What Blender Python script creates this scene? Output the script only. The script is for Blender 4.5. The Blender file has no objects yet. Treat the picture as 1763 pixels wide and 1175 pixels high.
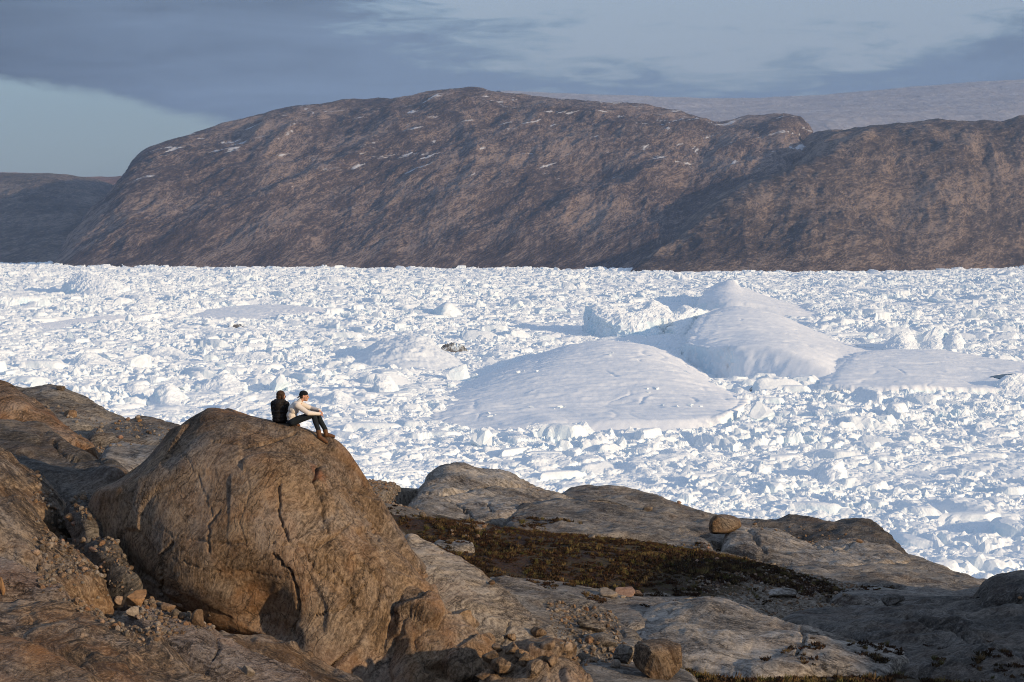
import bpy, bmesh, math, random
import numpy as np
from mathutils import Vector, Matrix
from mathutils.bvhtree import BVHTree

# ------------------------------------------------------------------ camera, sky, sun, exposure
SC = bpy.context.scene
COL = SC.collection
CAM_Z = 150.0                       # eye height above the fjord
PITCH = math.atan(225.5 / 3428.0)   # looking slightly down
FPX = 3428.0                        # 70 mm lens on the 1763 px wide photograph
cam_data = bpy.data.cameras.new('camera')
cam_data.sensor_width = 36.0
cam_data.lens = 36.0 * FPX / 1763.0
cam_data.clip_start = 0.5
cam_data.clip_end = 60000.0
cam = bpy.data.objects.new('camera', cam_data)
COL.objects.link(cam)
cam.location = (0, 0, CAM_Z)
cam.rotation_euler = (math.pi / 2 - PITCH, 0, 0)
SC.camera = cam

SUN_AZ = math.radians(126.0)        # clockwise from the view direction (+Y) towards the right (+X)
SUN_EL = math.radians(12.5)
SUN_DIR = Vector((math.cos(SUN_EL) * math.sin(SUN_AZ), math.cos(SUN_EL) * math.cos(SUN_AZ), math.sin(SUN_EL)))
sun_data = bpy.data.lights.new('sun', 'SUN')
sun_data.energy = 2.25
sun_data.angle = math.radians(0.9)
sun_data.color = (1.0, 0.745, 0.455)
sun = bpy.data.objects.new('sun', sun_data)
COL.objects.link(sun)
sun.rotation_euler = (-SUN_DIR).to_track_quat('-Z', 'Y').to_euler()
sun.location = (60, -40, 260)

SC.view_settings.view_transform = 'Standard'
SC.view_settings.look = 'None'
SC.view_settings.gamma = 1.0
SC.view_settings.use_curve_mapping = False
SC.view_settings.exposure = 0.95
SC.render.engine = 'CYCLES'
SC.cycles.max_bounces = 6
SC.cycles.diffuse_bounces = 4
SC.cycles.glossy_bounces = 2
SC.cycles.use_denoising = True
SC.cycles.denoising_prefilter = 'FAST'
SC.cycles.filter_width = 1.05
SC.cycles.use_adaptive_sampling = True
SC.cycles.adaptive_threshold = 0.012


def N(nt, typ, ins=None, **props):
    """new node; ins maps input name/index to a value or a socket"""
    n = nt.nodes.new(typ)
    for k, v in props.items():
        setattr(n, k, v)
    for k, v in (ins or {}).items():
        s = n.inputs[k]
        if isinstance(v, bpy.types.NodeSocket):
            nt.links.new(v, s)
        else:
            s.default_value = v
    return n


def M(nt, op, a, b=None, c=None, clamp=False):
    ins = {0: a}
    if b is not None:
        ins[1] = b
    if c is not None:
        ins[2] = c
    n = N(nt, 'ShaderNodeMath', ins, operation=op)
    n.use_clamp = clamp
    return n.outputs[0]


def RAMP(nt, fac, stops, interp='LINEAR'):
    n = N(nt, 'ShaderNodeValToRGB', {0: fac})
    cr = n.color_ramp
    cr.interpolation = interp
    while len(cr.elements) < len(stops):
        cr.elements.new(0.5)
    for e, (p, c) in zip(cr.elements, sorted(stops, key=lambda s: s[0])):
        e.position = p
        e.color = (c, c, c, 1) if isinstance(c, (int, float)) else (c[0], c[1], c[2], 1)
    return n.outputs[0]


def MIX(nt, fac, a, b, blend='MIX'):
    n = nt.nodes.new('ShaderNodeMix')
    n.data_type = 'RGBA'
    n.blend_type = blend
    n.clamp_factor = True
    for k, v in ((0, fac), (6, a), (7, b)):
        s = n.inputs[k]
        if isinstance(v, bpy.types.NodeSocket):
            nt.links.new(v, s)
        else:
            s.default_value = (v[0], v[1], v[2], 1) if isinstance(v, (tuple, list)) else v
    return n.outputs[2]


# ---- sky: clear Nishita daylight behind a sheet of stratus with openings
world = bpy.data.worlds.new('World')
SC.world = world
world.use_nodes = True
wt = world.node_tree
wt.nodes.clear()
wo = N(wt, 'ShaderNodeOutputWorld')
sky = N(wt, 'ShaderNodeTexSky', sky_type='NISHITA')
sky.sun_disc = False
sky.sun_elevation = SUN_EL
sky.sun_rotation = SUN_AZ
sky.altitude = 150
sky.air_density = 1.0
sky.dust_density = 1.0
sky.ozone_density = 2.0
gen = N(wt, 'ShaderNodeTexCoord').outputs['Generated']
sep = N(wt, 'ShaderNodeSeparateXYZ', {0: gen})
dx, dy, dz = sep.outputs
ang = N(wt, 'ShaderNodeMath', {0: dx, 1: dy}, operation='ARCTAN2').outputs[0]      # azimuth from +Y
hor = M(wt, 'SQRT', M(wt, 'ADD', M(wt, 'MULTIPLY', dx, dx), M(wt, 'MULTIPLY', dy, dy)))
elv = N(wt, 'ShaderNodeMath', {0: dz, 1: hor}, operation='ARCTAN2').outputs[0]
# streaky noise in (azimuth, elevation): the deck is seen edge-on
vec = N(wt, 'ShaderNodeCombineXYZ', {0: M(wt, 'MULTIPLY', ang, 9.0), 1: M(wt, 'MULTIPLY', elv, 60.0), 2: 1.7}).outputs[0]
n1 = N(wt, 'ShaderNodeTexNoise', {'Vector': vec, 'Scale': 1.0, 'Detail': 7.0, 'Roughness': 0.55, 'Distortion': 0.6}).outputs[0]
vec2 = N(wt, 'ShaderNodeCombineXYZ', {0: M(wt, 'MULTIPLY', ang, 30.0), 1: M(wt, 'MULTIPLY', elv, 150.0), 2: 4.1}).outputs[0]
n2 = N(wt, 'ShaderNodeTexNoise', {'Vector': vec2, 'Scale': 1.0, 'Detail': 6.0, 'Roughness': 0.6, 'Distortion': 1.2}).outputs[0]
wob = M(wt, 'ADD', M(wt, 'MULTIPLY', M(wt, 'SUBTRACT', n1, 0.5), 0.100), M(wt, 'MULTIPLY', M(wt, 'SUBTRACT', n2, 0.5), 0.050))
wob_s = M(wt, 'ADD', M(wt, 'MULTIPLY', M(wt, 'SUBTRACT', n1, 0.5), 0.012), M(wt, 'MULTIPLY', M(wt, 'SUBTRACT', n2, 0.5), 0.008))
# the two cloud edges as elevation (x5) over azimuth -0.5 .. 0.5
azp = M(wt, 'ADD', ang, 0.5)
edge_low = M(wt, 'MULTIPLY', RAMP(wt, azp, [(0.0, 0.62), (0.243, 0.306), (0.30, 0.275), (0.355, 0.215), (0.42, 0.10), (0.5, 0.0), (1.0, 0.0)]), 0.2)
edge_up = M(wt, 'MULTIPLY', RAMP(wt, azp, [(0.0, 1.0), (0.30, 0.75), (0.385, 0.56), (0.41, 0.505), (0.447, 0.43), (0.50, 0.365), (0.56, 0.33),
                                           (0.62, 0.30), (0.665, 0.315), (0.70, 0.36), (0.757, 0.44), (0.9, 0.56), (1.0, 0.6)]), 0.2)
m_low = N(wt, 'ShaderNodeMapRange', {0: M(wt, 'ADD', M(wt, 'SUBTRACT', elv, edge_low), wob_s), 1: -0.0040, 2: 0.0045}, interpolation_type='SMOOTHSTEP').outputs[0]
m_up = N(wt, 'ShaderNodeMapRange', {0: M(wt, 'ADD', M(wt, 'SUBTRACT', elv, edge_up), wob), 1: -0.010, 2: 0.020}, interpolation_type='SMOOTHSTEP').outputs[0]
# higher up the openings close again irregularly
high = N(wt, 'ShaderNodeMapRange', {0: M(wt, 'ADD', elv, M(wt, 'MULTIPLY', M(wt, 'SUBTRACT', n1, 0.5), 0.35)), 1: 0.12, 2: 0.30}, interpolation_type='SMOOTHSTEP').outputs[0]
gap = M(wt, 'MULTIPLY', m_up, M(wt, 'SUBTRACT', 1.0, M(wt, 'MULTIPLY', high, 0.30)))
cover = M(wt, 'MULTIPLY', M(wt, 'MULTIPLY', m_low, N(wt, 'ShaderNodeMapRange', {0: elv, 1: 0.12, 2: 0.45, 3: 1.0, 4: 0.5}).outputs[0]), M(wt, 'SUBTRACT', 1.0, M(wt, 'MULTIPLY', gap, 0.92)))
n0 = noise_w = N(wt, 'ShaderNodeTexNoise', {'Vector': N(wt, 'ShaderNodeCombineXYZ', {0: M(wt, 'MULTIPLY', ang, 2.2), 1: M(wt, 'MULTIPLY', elv, 14.0), 2: 0.3}).outputs[0], 'Scale': 1.0, 'Detail': 3.0}).outputs[0]
lum = M(wt, 'ADD', M(wt, 'MULTIPLY', n1, 0.45), M(wt, 'ADD', M(wt, 'MULTIPLY', n0, 0.35), RAMP(wt, azp, [(0.0, 0.0), (0.25, 0.02), (0.45, 0.22), (0.62, 0.24), (0.8, 0.10), (1.0, 0.12)])))
tone = RAMP(wt, lum, [(0.30, (0.037, 0.051, 0.077)), (0.62, (0.098, 0.134, 0.194))])
clear = MIX(wt, 1.0, sky.outputs[0], (0.143, 0.172, 0.208), 'MULTIPLY')
veil = N(wt, 'ShaderNodeMapRange', {0: M(wt, 'ABSOLUTE', elv), 1: 0.04, 2: 0.30, 3: 0.86, 4: 0.0}, interpolation_type='SMOOTHSTEP').outputs[0]   # thin grey air low over the ice
clear = MIX(wt, veil, clear, (0.100, 0.122, 0.146))
thin = MIX(wt, m_up, clear, MIX(wt, 0.72, clear, (0.205, 0.232, 0.275)))
skyc = MIX(wt, cover, thin, tone)
bg = N(wt, 'ShaderNodeBackground', {0: skyc, 1: 1.0})
wt.links.new(bg.outputs[0], wo.inputs[0])

# ------------------------------------------------------------------ helpers
_ct, _st = math.cos(PITCH), math.sin(PITCH)


def unproj(a):
    """(px, py, d) rows -> world points; d is the distance along +Y from the camera"""
    a = np.asarray(a, float)
    u = (a[..., 0] - 881.5) / FPX
    v = -(a[..., 1] - 587.5) / FPX
    y = _ct + v * _st
    z = -_st + v * _ct
    k = a[..., 2] / y
    return np.stack([u * k, y * k, CAM_Z + z * k], -1)


def proj(P):
    x, y, z = P[..., 0], P[..., 1], P[..., 2] - CAM_Z
    f = y * _ct - z * _st
    up = y * _st + z * _ct
    return 881.5 + FPX * x / f, 587.5 - FPX * up / f


def water_d(py):
    v = -(np.asarray(py, float) - 587.5) / FPX
    y = _ct + v * _st
    z = -_st + v * _ct
    return -CAM_Z / z * y


def onwater(px, py):
    return (px, py, float(water_d(py)))


_rs = np.random.RandomState(11)
_PERM = _rs.permutation(1024).astype(np.int64)
_GR = _rs.normal(size=(1024, 3))
_GR = (_GR / np.linalg.norm(_GR, axis=1)[:, None]).astype(np.float32)


def pn(p):
    """gradient noise, about -0.7 .. 0.7"""
    sh = p.shape[:-1]
    p = p.reshape(-1, 3)
    out = np.empty(len(p), np.float32)
    for s in range(0, len(p), 200000):
        q = p[s:s + 200000]
        fl = np.floor(q)
        i = fl.astype(np.int64)
        f = (q - fl).astype(np.float32)
        u = f * f * f * (f * (f * 6 - 15) + 10)
        r = None
        acc = np.zeros(len(q), np.float32)
        for cx in (0, 1):
            hx = _PERM[(i[:, 0] + cx) & 1023]
            wx = u[:, 0] if cx else 1 - u[:, 0]
            for cy in (0, 1):
                hy = _PERM[(hx + i[:, 1] + cy) & 1023]
                wy = wx * (u[:, 1] if cy else 1 - u[:, 1])
                for cz in (0, 1):
                    g = _GR[_PERM[(hy + i[:, 2] + cz) & 1023]]
                    w = wy * (u[:, 2] if cz else 1 - u[:, 2])
                    acc += w * (g[:, 0] * (f[:, 0] - cx) + g[:, 1] * (f[:, 1] - cy) + g[:, 2] * (f[:, 2] - cz))
        out[s:s + 200000] = acc
    return out.reshape(sh)


def fbm(p, o=4, gain=0.5, lac=2.03):
    a, r, t = 1.0, 0.0, 0.0
    p = np.asarray(p, float)
    for k in range(o):
        r = r + a * pn(p + 17.3 * k)
        a *= gain
        p = p * lac
    return r


def ridged(p, o=4, gain=0.5, lac=2.07):
    a, r = 1.0, 0.0
    p = np.asarray(p, float)
    for k in range(o):
        r = r + a * (1 - 2.6 * np.abs(pn(p + 9.1 * k)))
        a *= gain
        p = p * lac
    return r


def catmull(pts, t):
    """pts (k, ...) sampled at float positions t in [0, k-1]"""
    k = len(pts)
    i = np.clip(np.floor(t).astype(int), 0, k - 2)
    f = (t - i).reshape((-1,) + (1,) * (pts.ndim - 1))
    p0, p1, p2, p3 = pts[np.maximum(i - 1, 0)], pts[i], pts[i + 1], pts[np.minimum(i + 2, k - 1)]
    m1 = (p2 - p0) * 0.5
    m2 = (p3 - p1) * 0.5
    f2, f3 = f * f, f * f * f
    return (2 * f3 - 3 * f2 + 1) * p1 + (f3 - 2 * f2 + f) * m1 + (-2 * f3 + 3 * f2) * p2 + (f3 - f2) * m2


def resample(pts, n):
    L = np.linalg.norm(np.diff(pts, axis=0), axis=1)
    c = np.concatenate([[0], np.cumsum(L)])
    s = np.linspace(0, c[-1], n)
    t = np.interp(s, c, np.arange(len(pts)))
    return catmull(pts, t)


def loft(rows, nu, nv, with_t=False, linear=False):
    R = np.stack([resample(np.asarray(r, float), nu) for r in rows])
    L = np.linalg.norm(np.diff(R, axis=0), axis=2).mean(1)
    c = np.concatenate([[0], np.cumsum(L)])
    t = np.interp(np.linspace(0, c[-1], nv), c, np.arange(len(R)))
    if linear:
        i = np.clip(np.floor(t).astype(int), 0, len(R) - 2)
        f = (t - i)[:, None, None]
        return R[i] * (1 - f) + R[i + 1] * f
    return (catmull(R, t), t) if with_t else catmull(R, t)


def gnormals(P):
    du = np.gradient(P, axis=1)
    dv = np.gradient(P, axis=0)
    n = np.cross(du, dv)
    return n / (np.linalg.norm(n, axis=-1, keepdims=True) + 1e-12)


def rawmesh(name, V, F, smooth=True):
    """V (n,3); F (m,k) int, constant k"""
    me = bpy.data.meshes.new(name)
    V = np.ascontiguousarray(V, np.float32)
    F = np.ascontiguousarray(F, np.int32)
    m, k = F.shape
    me.vertices.add(len(V))
    me.vertices.foreach_set('co', V.ravel())
    me.loops.add(m * k)
    me.loops.foreach_set('vertex_index', F.ravel())
    me.polygons.add(m)
    me.polygons.foreach_set('loop_start', np.arange(0, m * k, k, dtype=np.int32))
    me.polygons.foreach_set('use_smooth', np.full(m, smooth))
    me.update(calc_edges=True)
    return me


def gridfaces(nv, nu, flip=False):
    a = (np.arange(nv - 1)[:, None] * nu + np.arange(nu - 1)[None, :]).ravel()
    F = np.stack([a, a + 1, a + nu + 1, a + nu], 1)
    return F[:, ::-1] if flip else F


def link(name, me, mat=None, parent=None, loc=None):
    o = bpy.data.objects.new(name, me)
    COL.objects.link(o)
    if mat is not None and me is not None:
        me.materials.clear()
        me.materials.append(mat)
    if loc is not None:
        o.location = loc
    if parent is not None:
        o.parent = parent
    return o


def tag(o, label=None, cat=None, group=None, kind=None):
    if label:
        o['label'] = label
    if cat:
        o['category'] = cat
    if group:
        o['group'] = group
    if kind:
        o['kind'] = kind
    return o


BVH_SRC = []        # (V, F, name) of everything stones may rest on


def gridobj(name, P, mat, origin=None, flip=False, bvh=True, smooth=True):
    """a mesh object from a grid of world points, its origin at its base"""
    nv, nu = P.shape[:2]
    V = P.reshape(-1, 3)
    F = gridfaces(nv, nu, flip)
    if origin is None:
        origin = np.array([V[:, 0].mean(), V[:, 1].mean(), V[:, 2].min()])
    origin = np.asarray(origin, float)
    o = link(name, rawmesh(name, V - origin, F, smooth), mat, loc=origin)
    if bvh:
        Q = P[::2, ::2]
        BVH_SRC.append((Q.reshape(-1, 3), gridfaces(*Q.shape[:2]), name))
    return o
# ------------------------------------------------------------------ far mountains and the ice cap
def coords(nt, scale=(1, 1, 1), rot=(0, 0, 0), src='Object'):
    tc = N(nt, 'ShaderNodeTexCoord').outputs[src]
    return N(nt, 'ShaderNodeMapping', {0: tc, 2: rot, 3: scale}, vector_type='POINT').outputs[0]


def newmat(name):
    m = bpy.data.materials.new(name)
    m.use_nodes = True
    nt = m.node_tree
    nt.nodes.clear()
    out = N(nt, 'ShaderNodeOutputMaterial')
    bs = N(nt, 'ShaderNodeBsdfPrincipled', {'Roughness': 0.9})
    bs.inputs['Specular IOR Level'].default_value = 0.15
    nt.links.new(bs.outputs[0], out.inputs[0])
    return m, nt, bs


def turned(nt, vec, rot, scale):
    """rotate first, then stretch"""
    a = N(nt, 'ShaderNodeMapping', {0: vec, 2: rot}).outputs[0]
    return N(nt, 'ShaderNodeMapping', {0: a, 3: scale}).outputs[0]


def noise(nt, vec, scale, detail=6, rough=0.55, dist=0.0):
    return N(nt, 'ShaderNodeTexNoise', {'Vector': vec, 'Scale': scale, 'Detail': detail, 'Roughness': rough, 'Distortion': dist}).outputs[0]


def mountain_mat(name, dark, mid, light, snow_z=None, tilt=0.62, base_z=0.0, band=0.6, stretch=0.30):
    m, nt, bs = newmat(name)
    c0 = coords(nt)
    warp = N(nt, 'ShaderNodeTexNoise', {'Vector': c0, 'Scale': 0.004, 'Detail': 3}).outputs[1]
    cw = N(nt, 'ShaderNodeVectorMath', {0: c0, 1: N(nt, 'ShaderNodeVectorMath', {0: warp, 3: 80.0}, operation='SCALE').outputs[0]}, operation='ADD').outputs[0]
    st = turned(nt, cw, (0, tilt, 0), (stretch, 0.5, 1.5))
    s1 = noise(nt, st, 0.050, 8, 0.72)
    s2 = noise(nt, st, 0.20, 6, 0.68)
    big = noise(nt, cw, 0.0035, 4, 0.5)
    s0 = noise(nt, turned(nt, cw, (0, tilt, 0), (0.22, 0.3, 1.3)), 0.012, 4, 0.6)
    k = M(nt, 'ADD', M(nt, 'MULTIPLY', s1, 0.46), M(nt, 'ADD', M(nt, 'MULTIPLY', s2, 0.28), M(nt, 'MULTIPLY', s0, 0.26)))
    k = M(nt, 'ADD', k, M(nt, 'MULTIPLY', M(nt, 'SUBTRACT', big, 0.5), 0.22))
    col = RAMP(nt, k, [(0.38, dark), (0.485, mid), (0.565, light), (0.66, tuple(1.25 * x for x in light))])
    if snow_z is not None:
        z = N(nt, 'ShaderNodeSeparateXYZ', {0: c0}).outputs[2]
        hz = N(nt, 'ShaderNodeMapRange', {0: z, 1: snow_z - base_z, 2: snow_z + 110 - base_z}).outputs[0]
        sp = turned(nt, cw, (0, 0.35, 0), (0.16, 0.3, 1.5))
        sn = noise(nt, sp, 0.034, 5, 0.55)
        sm = N(nt, 'ShaderNodeMapRange', {0: M(nt, 'ADD', sn, M(nt, 'MULTIPLY', hz, 0.15)), 1: 0.775, 2: 0.82}).outputs[0]
        col = MIX(nt, M(nt, 'MULTIPLY', sm, M(nt, 'GREATER_THAN', hz, 0.02)), col, (0.55, 0.55, 0.57))
    zz = N(nt, 'ShaderNodeSeparateXYZ', {0: c0}).outputs[2]      # scoured pale band above the ice
    tm = N(nt, 'ShaderNodeMapRange', {0: M(nt, 'ADD', zz, M(nt, 'MULTIPLY', M(nt, 'SUBTRACT', big, 0.5), 120.0)), 1: 44.0, 2: 24.0}).outputs[0]
    col = MIX(nt, M(nt, 'MULTIPLY', tm, band), col, MIX(nt, 0.5, col, (0.25, 0.215, 0.19)))
    bump = N(nt, 'ShaderNodeBump', {'Strength': 1.0, 'Distance': 10.0, 'Height': k})
    nt.links.new(col, bs.inputs['Base Color'])
    nt.links.new(bump.outputs[0], bs.inputs['Normal'])
    return m


def far_hill(name, shore, ridge, nu, nv, mat, seed, amp, convex=0.55, behind=1500.0, lean=0.55):
    S = resample(unproj([(x, y, float(water_d(y))) for x, y in shore]), 40)
    S[:, 2] = -4.0
    Rg = resample(unproj(ridge), 40)
    rows = []
    for t in np.linspace(0, 1, 9):
        h = t + convex * t * (1 - t)
        P = S * (1 - t) + Rg * t
        P[:, 2] = S[:, 2] * (1 - h) + Rg[:, 2] * h
        rows.append(P)
    b0 = Rg + np.array([0, behind * 0.09, 0]); b0[:, 2] -= 4
    rows.append(b0)
    b1 = Rg + np.array([0, behind * 0.35, 0]); b1[:, 2] -= 30
    b2 = Rg + np.array([0, behind, 0]); b2[:, 2] -= 260
    rows += [b1, b2]
    P = loft(rows, nu, nv)
    n = gnormals(P)
    n[n[..., 2] < 0] *= -1
    # gullies run down to the lower left, as the layering does
    c, s = math.cos(lean), math.sin(lean)
    q = P.copy()
    q[..., 0] = (P[..., 0] * c - P[..., 2] * s)
    q[..., 2] = (P[..., 0] * s + P[..., 2] * c)
    lx = P.copy()      # along and across the layering
    la = 0.62 * (1 if lean > 0 else -0.3)
    lx[..., 0] = P[..., 0] * math.cos(la) + P[..., 2] * math.sin(la)
    lx[..., 2] = -P[..., 0] * math.sin(la) + P[..., 2] * math.cos(la)
    base = np.clip(P[..., 2] / 60.0, 0, 1)
    t = np.linspace(0, 1, nv)[:, None]
    d = ridged(q / np.array([260., 500., 900.]) + seed, 3) - 0.75
    d = d * 1.15 + 0.30 * fbm(P / 260.0 + seed, 5)
    d = d + 0.22 * ridged(lx / np.array([240., 200., 55.]) + seed, 4)
    d = d * amp
    d = d + 4.0 * ridged(lx / np.array([75., 60., 18.]) + seed, 3, 0.6) + 2.0 * fbm(P / 9.0, 2)
    top = np.clip((P[..., 2] / np.maximum(np.interp(P[..., 0], Rg[:, 0], Rg[:, 2]), 30.0) - 0.86) / 0.14, 0, 1)
    d = d * (1 - 0.6 * top)
    P = P + n * (d * base)[..., None]
    return gridobj(name, P, mat, flip=False, bvh=False)


mm = mountain_mat('mountain_rock', (0.031, 0.026, 0.031), (0.092, 0.069, 0.066), (0.250, 0.192, 0.165), snow_z=425, base_z=-5)
main_ridge = [(40, 468, 5350), (86, 460, 5400), (115, 437, 5450), (150, 400, 5500), (180, 362, 5560), (200, 335, 5600), (214, 312, 5640), (226, 288, 5700),
              (246, 267, 5780), (285, 251, 5860), (330, 236, 5930), (400, 211, 6050), (460, 194, 6130), (540, 186, 6200), (600, 179, 6250),
              (650, 176, 6270), (700, 170, 6300), (740, 160, 6330), (775, 156, 6350), (820, 157, 6360), (880, 163, 6360), (930, 168, 6350),
              (1000, 176, 6330), (1060, 182, 6300), (1120, 189, 6270), (1180, 201, 6240), (1225, 214, 6220), (1245, 217, 6220), (1290, 206, 6220),
              (1340, 204, 6200), (1380, 208, 6180), (1396, 220, 6170), (1400, 240, 6150), (1402, 258, 6120), (1408, 285, 6080), (1440, 330, 6000)]
mnt = far_hill('mountain', [(40, 463), (90, 463.5), (200, 464.5), (400, 465), (600, 466), (800, 467), (1000, 468.5), (1100, 470), (1250, 471), (1450, 471)],
               main_ridge, 900, 300, mm, 3.0, 26.0)
tag(mnt, kind='structure')
mm2 = mountain_mat('right_hill_rock', (0.031, 0.026, 0.029), (0.090, 0.069, 0.062), (0.235, 0.180, 0.148), tilt=0.30, band=0.9, stretch=0.5)
hill = far_hill('hill', [(1050, 471), (1100, 472.5), (1200, 473), (1350, 473.5), (1450, 473), (1550, 471), (1650, 468.5), (1763, 466), (2000, 463)],
                [(1060, 474, 4650), (1095, 466, 4700), (1130, 442, 4760), (1170, 418, 4830), (1205, 388, 4900), (1240, 352, 4980), (1275, 332, 5050),
                 (1320, 312, 5140), (1360, 296, 5220), (1392, 272, 5300), (1415, 245, 5400), (1445, 226, 5460), (1490, 226, 5500), (1545, 222, 5540),
                 (1600, 217, 5580), (1660, 213, 5620), (1763, 210, 5680), (1900, 208, 5700), (2000, 206, 5700)],
                560, 230, mm2, 8.0, 32.0, lean=0.35)
tag(hill, kind='structure')
mm3 = mountain_mat('left_hill_rock', (0.045, 0.040, 0.040), (0.11, 0.090, 0.080), (0.22, 0.18, 0.155), tilt=0.3)
hl = far_hill('hill', [(-300, 454), (-100, 455), (0, 456), (80, 457), (160, 458), (260, 458)],
              [(-300, 296, 7200), (-100, 299, 7100), (0, 301, 7000), (60, 303, 6950), (120, 306, 6900), (150, 316, 6850), (175, 330, 6800), (200, 352, 6780), (260, 400, 6750)],
              240, 130, mm3, 21.0, 18.0)
tag(hl, kind='structure')
mm4 = mountain_mat('far_hill_rock', (0.11, 0.062, 0.050), (0.20, 0.11, 0.078), (0.28, 0.17, 0.125), tilt=0.2)
hl2 = far_hill('hill', [(-300, 440), (0, 440), (160, 441), (320, 441)],
               [(-300, 297, 9000), (-60, 300, 9000), (20, 300, 9000), (80, 301, 9000), (110, 305, 9000), (150, 307, 9000), (200, 305, 9000), (240, 304, 9000), (320, 306, 9000)],
               160, 70, mm4, 31.0, 12.0)
tag(hl2, kind='structure')

# the inland ice cap behind, a tongue of it spilling into the valley between the two hills
mi, nt, bs = newmat('ice_cap')
cc = coords(nt)
w1 = noise(nt, coords(nt, (0.02, 0.006, 0.02)), 1.0, 6, 0.65, 1.5)
w2 = noise(nt, cc, 0.004, 5, 0.6, 0.6)
nt.links.new(RAMP(nt, M(nt, 'ADD', M(nt, 'MULTIPLY', w1, 0.6), M(nt, 'MULTIPLY', w2, 0.4)), [(0.32, (0.29, 0.278, 0.295)), (0.52, (0.39, 0.375, 0.392)), (0.72, (0.54, 0.53, 0.55))]), bs.inputs['Base Color'])
nt.links.new(N(nt, 'ShaderNodeBump', {'Strength': 0.6, 'Distance': 12.0, 'Height': w1}).outputs[0], bs.inputs['Normal'])
cap_rows = [
    [(1150, 330, 6900), (1300, 320, 6900), (1390, 312, 6800), (1440, 310, 6800), (1600, 300, 6900), (1800, 290, 7000), (2000, 285, 7000)],
    [(1000, 250, 7400), (1250, 240, 7400), (1380, 246, 7250), (1440, 244, 7250), (1600, 240, 7400), (1800, 235, 7500), (2000, 230, 7500)],
    [(950, 215, 8000), (1250, 212, 8100), (1380, 207, 8000), (1440, 205, 8000), (1600, 205, 8100), (1800, 200, 8200), (2000, 196, 8200)],
    [(900, 185, 9600), (1100, 188, 9600), (1300, 189, 9600), (1450, 184, 9600), (1600, 175, 9600), (1800, 164, 9600), (2000, 158, 9600)],
    [(850, 164, 12000), (1000, 170, 12000), (1100, 174, 12000), (1220, 178, 12000), (1320, 176, 12000), (1420, 170, 12000), (1520, 161, 12000), (1620, 152, 12000), (1720, 145.5, 12000), (1800, 142, 12000), (2000, 138, 12000)]]
cap_w = [unproj(r) for r in cap_rows]
last = cap_w[-1] + np.array([0, 3000., -250.]); cap_w.append(last)
P = loft(cap_w, 420, 150)
P[..., 2] += 9 * fbm(P / 260.0, 4) + 3 * ridged(P / np.array([120., 50., 90.]), 3)
cap = gridobj('ice_cap', P, mi, bvh=False)
tag(cap, kind='structure')
# ------------------------------------------------------------------ the ice fjord
def ice_mat(name, base=(0.86, 0.90, 0.92), blue=(0.58, 0.77, 0.87), blue_amt=0.5, dirt=0.0, bump=0.3, bscale=0.35):
    m, nt, bs = newmat(name)
    geo = N(nt, 'ShaderNodeNewGeometry')
    pos = geo.outputs['Position']
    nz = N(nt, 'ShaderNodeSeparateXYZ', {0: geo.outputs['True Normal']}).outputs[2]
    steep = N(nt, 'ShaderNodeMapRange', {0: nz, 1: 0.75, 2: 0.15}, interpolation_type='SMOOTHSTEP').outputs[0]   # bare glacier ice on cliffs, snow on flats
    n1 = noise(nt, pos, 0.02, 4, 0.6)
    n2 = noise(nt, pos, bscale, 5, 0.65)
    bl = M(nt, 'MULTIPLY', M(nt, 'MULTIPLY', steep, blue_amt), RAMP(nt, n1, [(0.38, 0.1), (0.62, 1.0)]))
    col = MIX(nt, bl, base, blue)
    if dirt > 0:
        dn = noise(nt, pos, 0.13, 6, 0.7)
        col = MIX(nt, M(nt, 'MULTIPLY', RAMP(nt, dn, [(0.40, 0.0), (0.54, 1.0)]), dirt), col, (0.10, 0.085, 0.07))
    nt.links.new(col, bs.inputs['Base Color'])
    bs.inputs['Roughness'].default_value = 0.75
    nt.links.new(N(nt, 'ShaderNodeBump', {'Strength': bump, 'Distance': 1.2, 'Height': n2}).outputs[0], bs.inputs['Normal'])
    return m


ICE = ice_mat('brash_ice')
BERG = ice_mat('iceberg_ice', blue_amt=0.75, bump=0.35, bscale=0.22)
SNOW = ice_mat('berg_snow', base=(0.90, 0.915, 0.925), blue_amt=0.65, bump=0.05, bscale=0.3)
DIRTY = ice_mat('dirty_ice', dirt=0.95, bump=0.8)
GREYICE = ice_mat('grey_ice', dirt=0.35, bump=0.8)

rng = np.random.RandomState(5)

# base sheet: a polar grid, finer near the shore
nr, na = 640, 760
inv = np.linspace(1 / 430.0, 1 / 5900.0, nr)
r = 1 / inv
r = 0.55 * r + 0.45 * np.linspace(430, 5900, nr)
a = np.linspace(-0.36, 0.36, na)
RR, AA = np.meshgrid(r, np.tan(a), indexing='ij')
P = np.stack([RR * AA, RR, np.zeros_like(RR)], -1)
z = 0.8 * ridged(P / 26.0, 4, 0.6) + 1.3 * fbm(P / 70.0, 3) + 1.6 * np.clip(ridged(P / 150.0 + 4, 3) - 0.9, 0, 2) - 0.9 + 2.0 * (ridged(P / 46.0 + 8, 2, 0.55) - 0.75)
P[..., 2] = np.maximum(z, -2.5)
base_ice_h = P
fj = gridobj('pack_ice', P, ICE, origin=(0, 0, 0), bvh=False, flip=False)
tag(fj, kind='structure')


def ice_z(x, y):
    p = np.stack([x, y, np.zeros_like(x)], -1)
    return 1.3 * fbm(p / 70.0, 3) + 1.6 * np.clip(ridged(p / 150.0 + 4, 3) - 0.9, 0, 2) - 0.6 + 2.0 * (ridged(p / 46.0 + 8, 2, 0.55) - 0.75)


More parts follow.
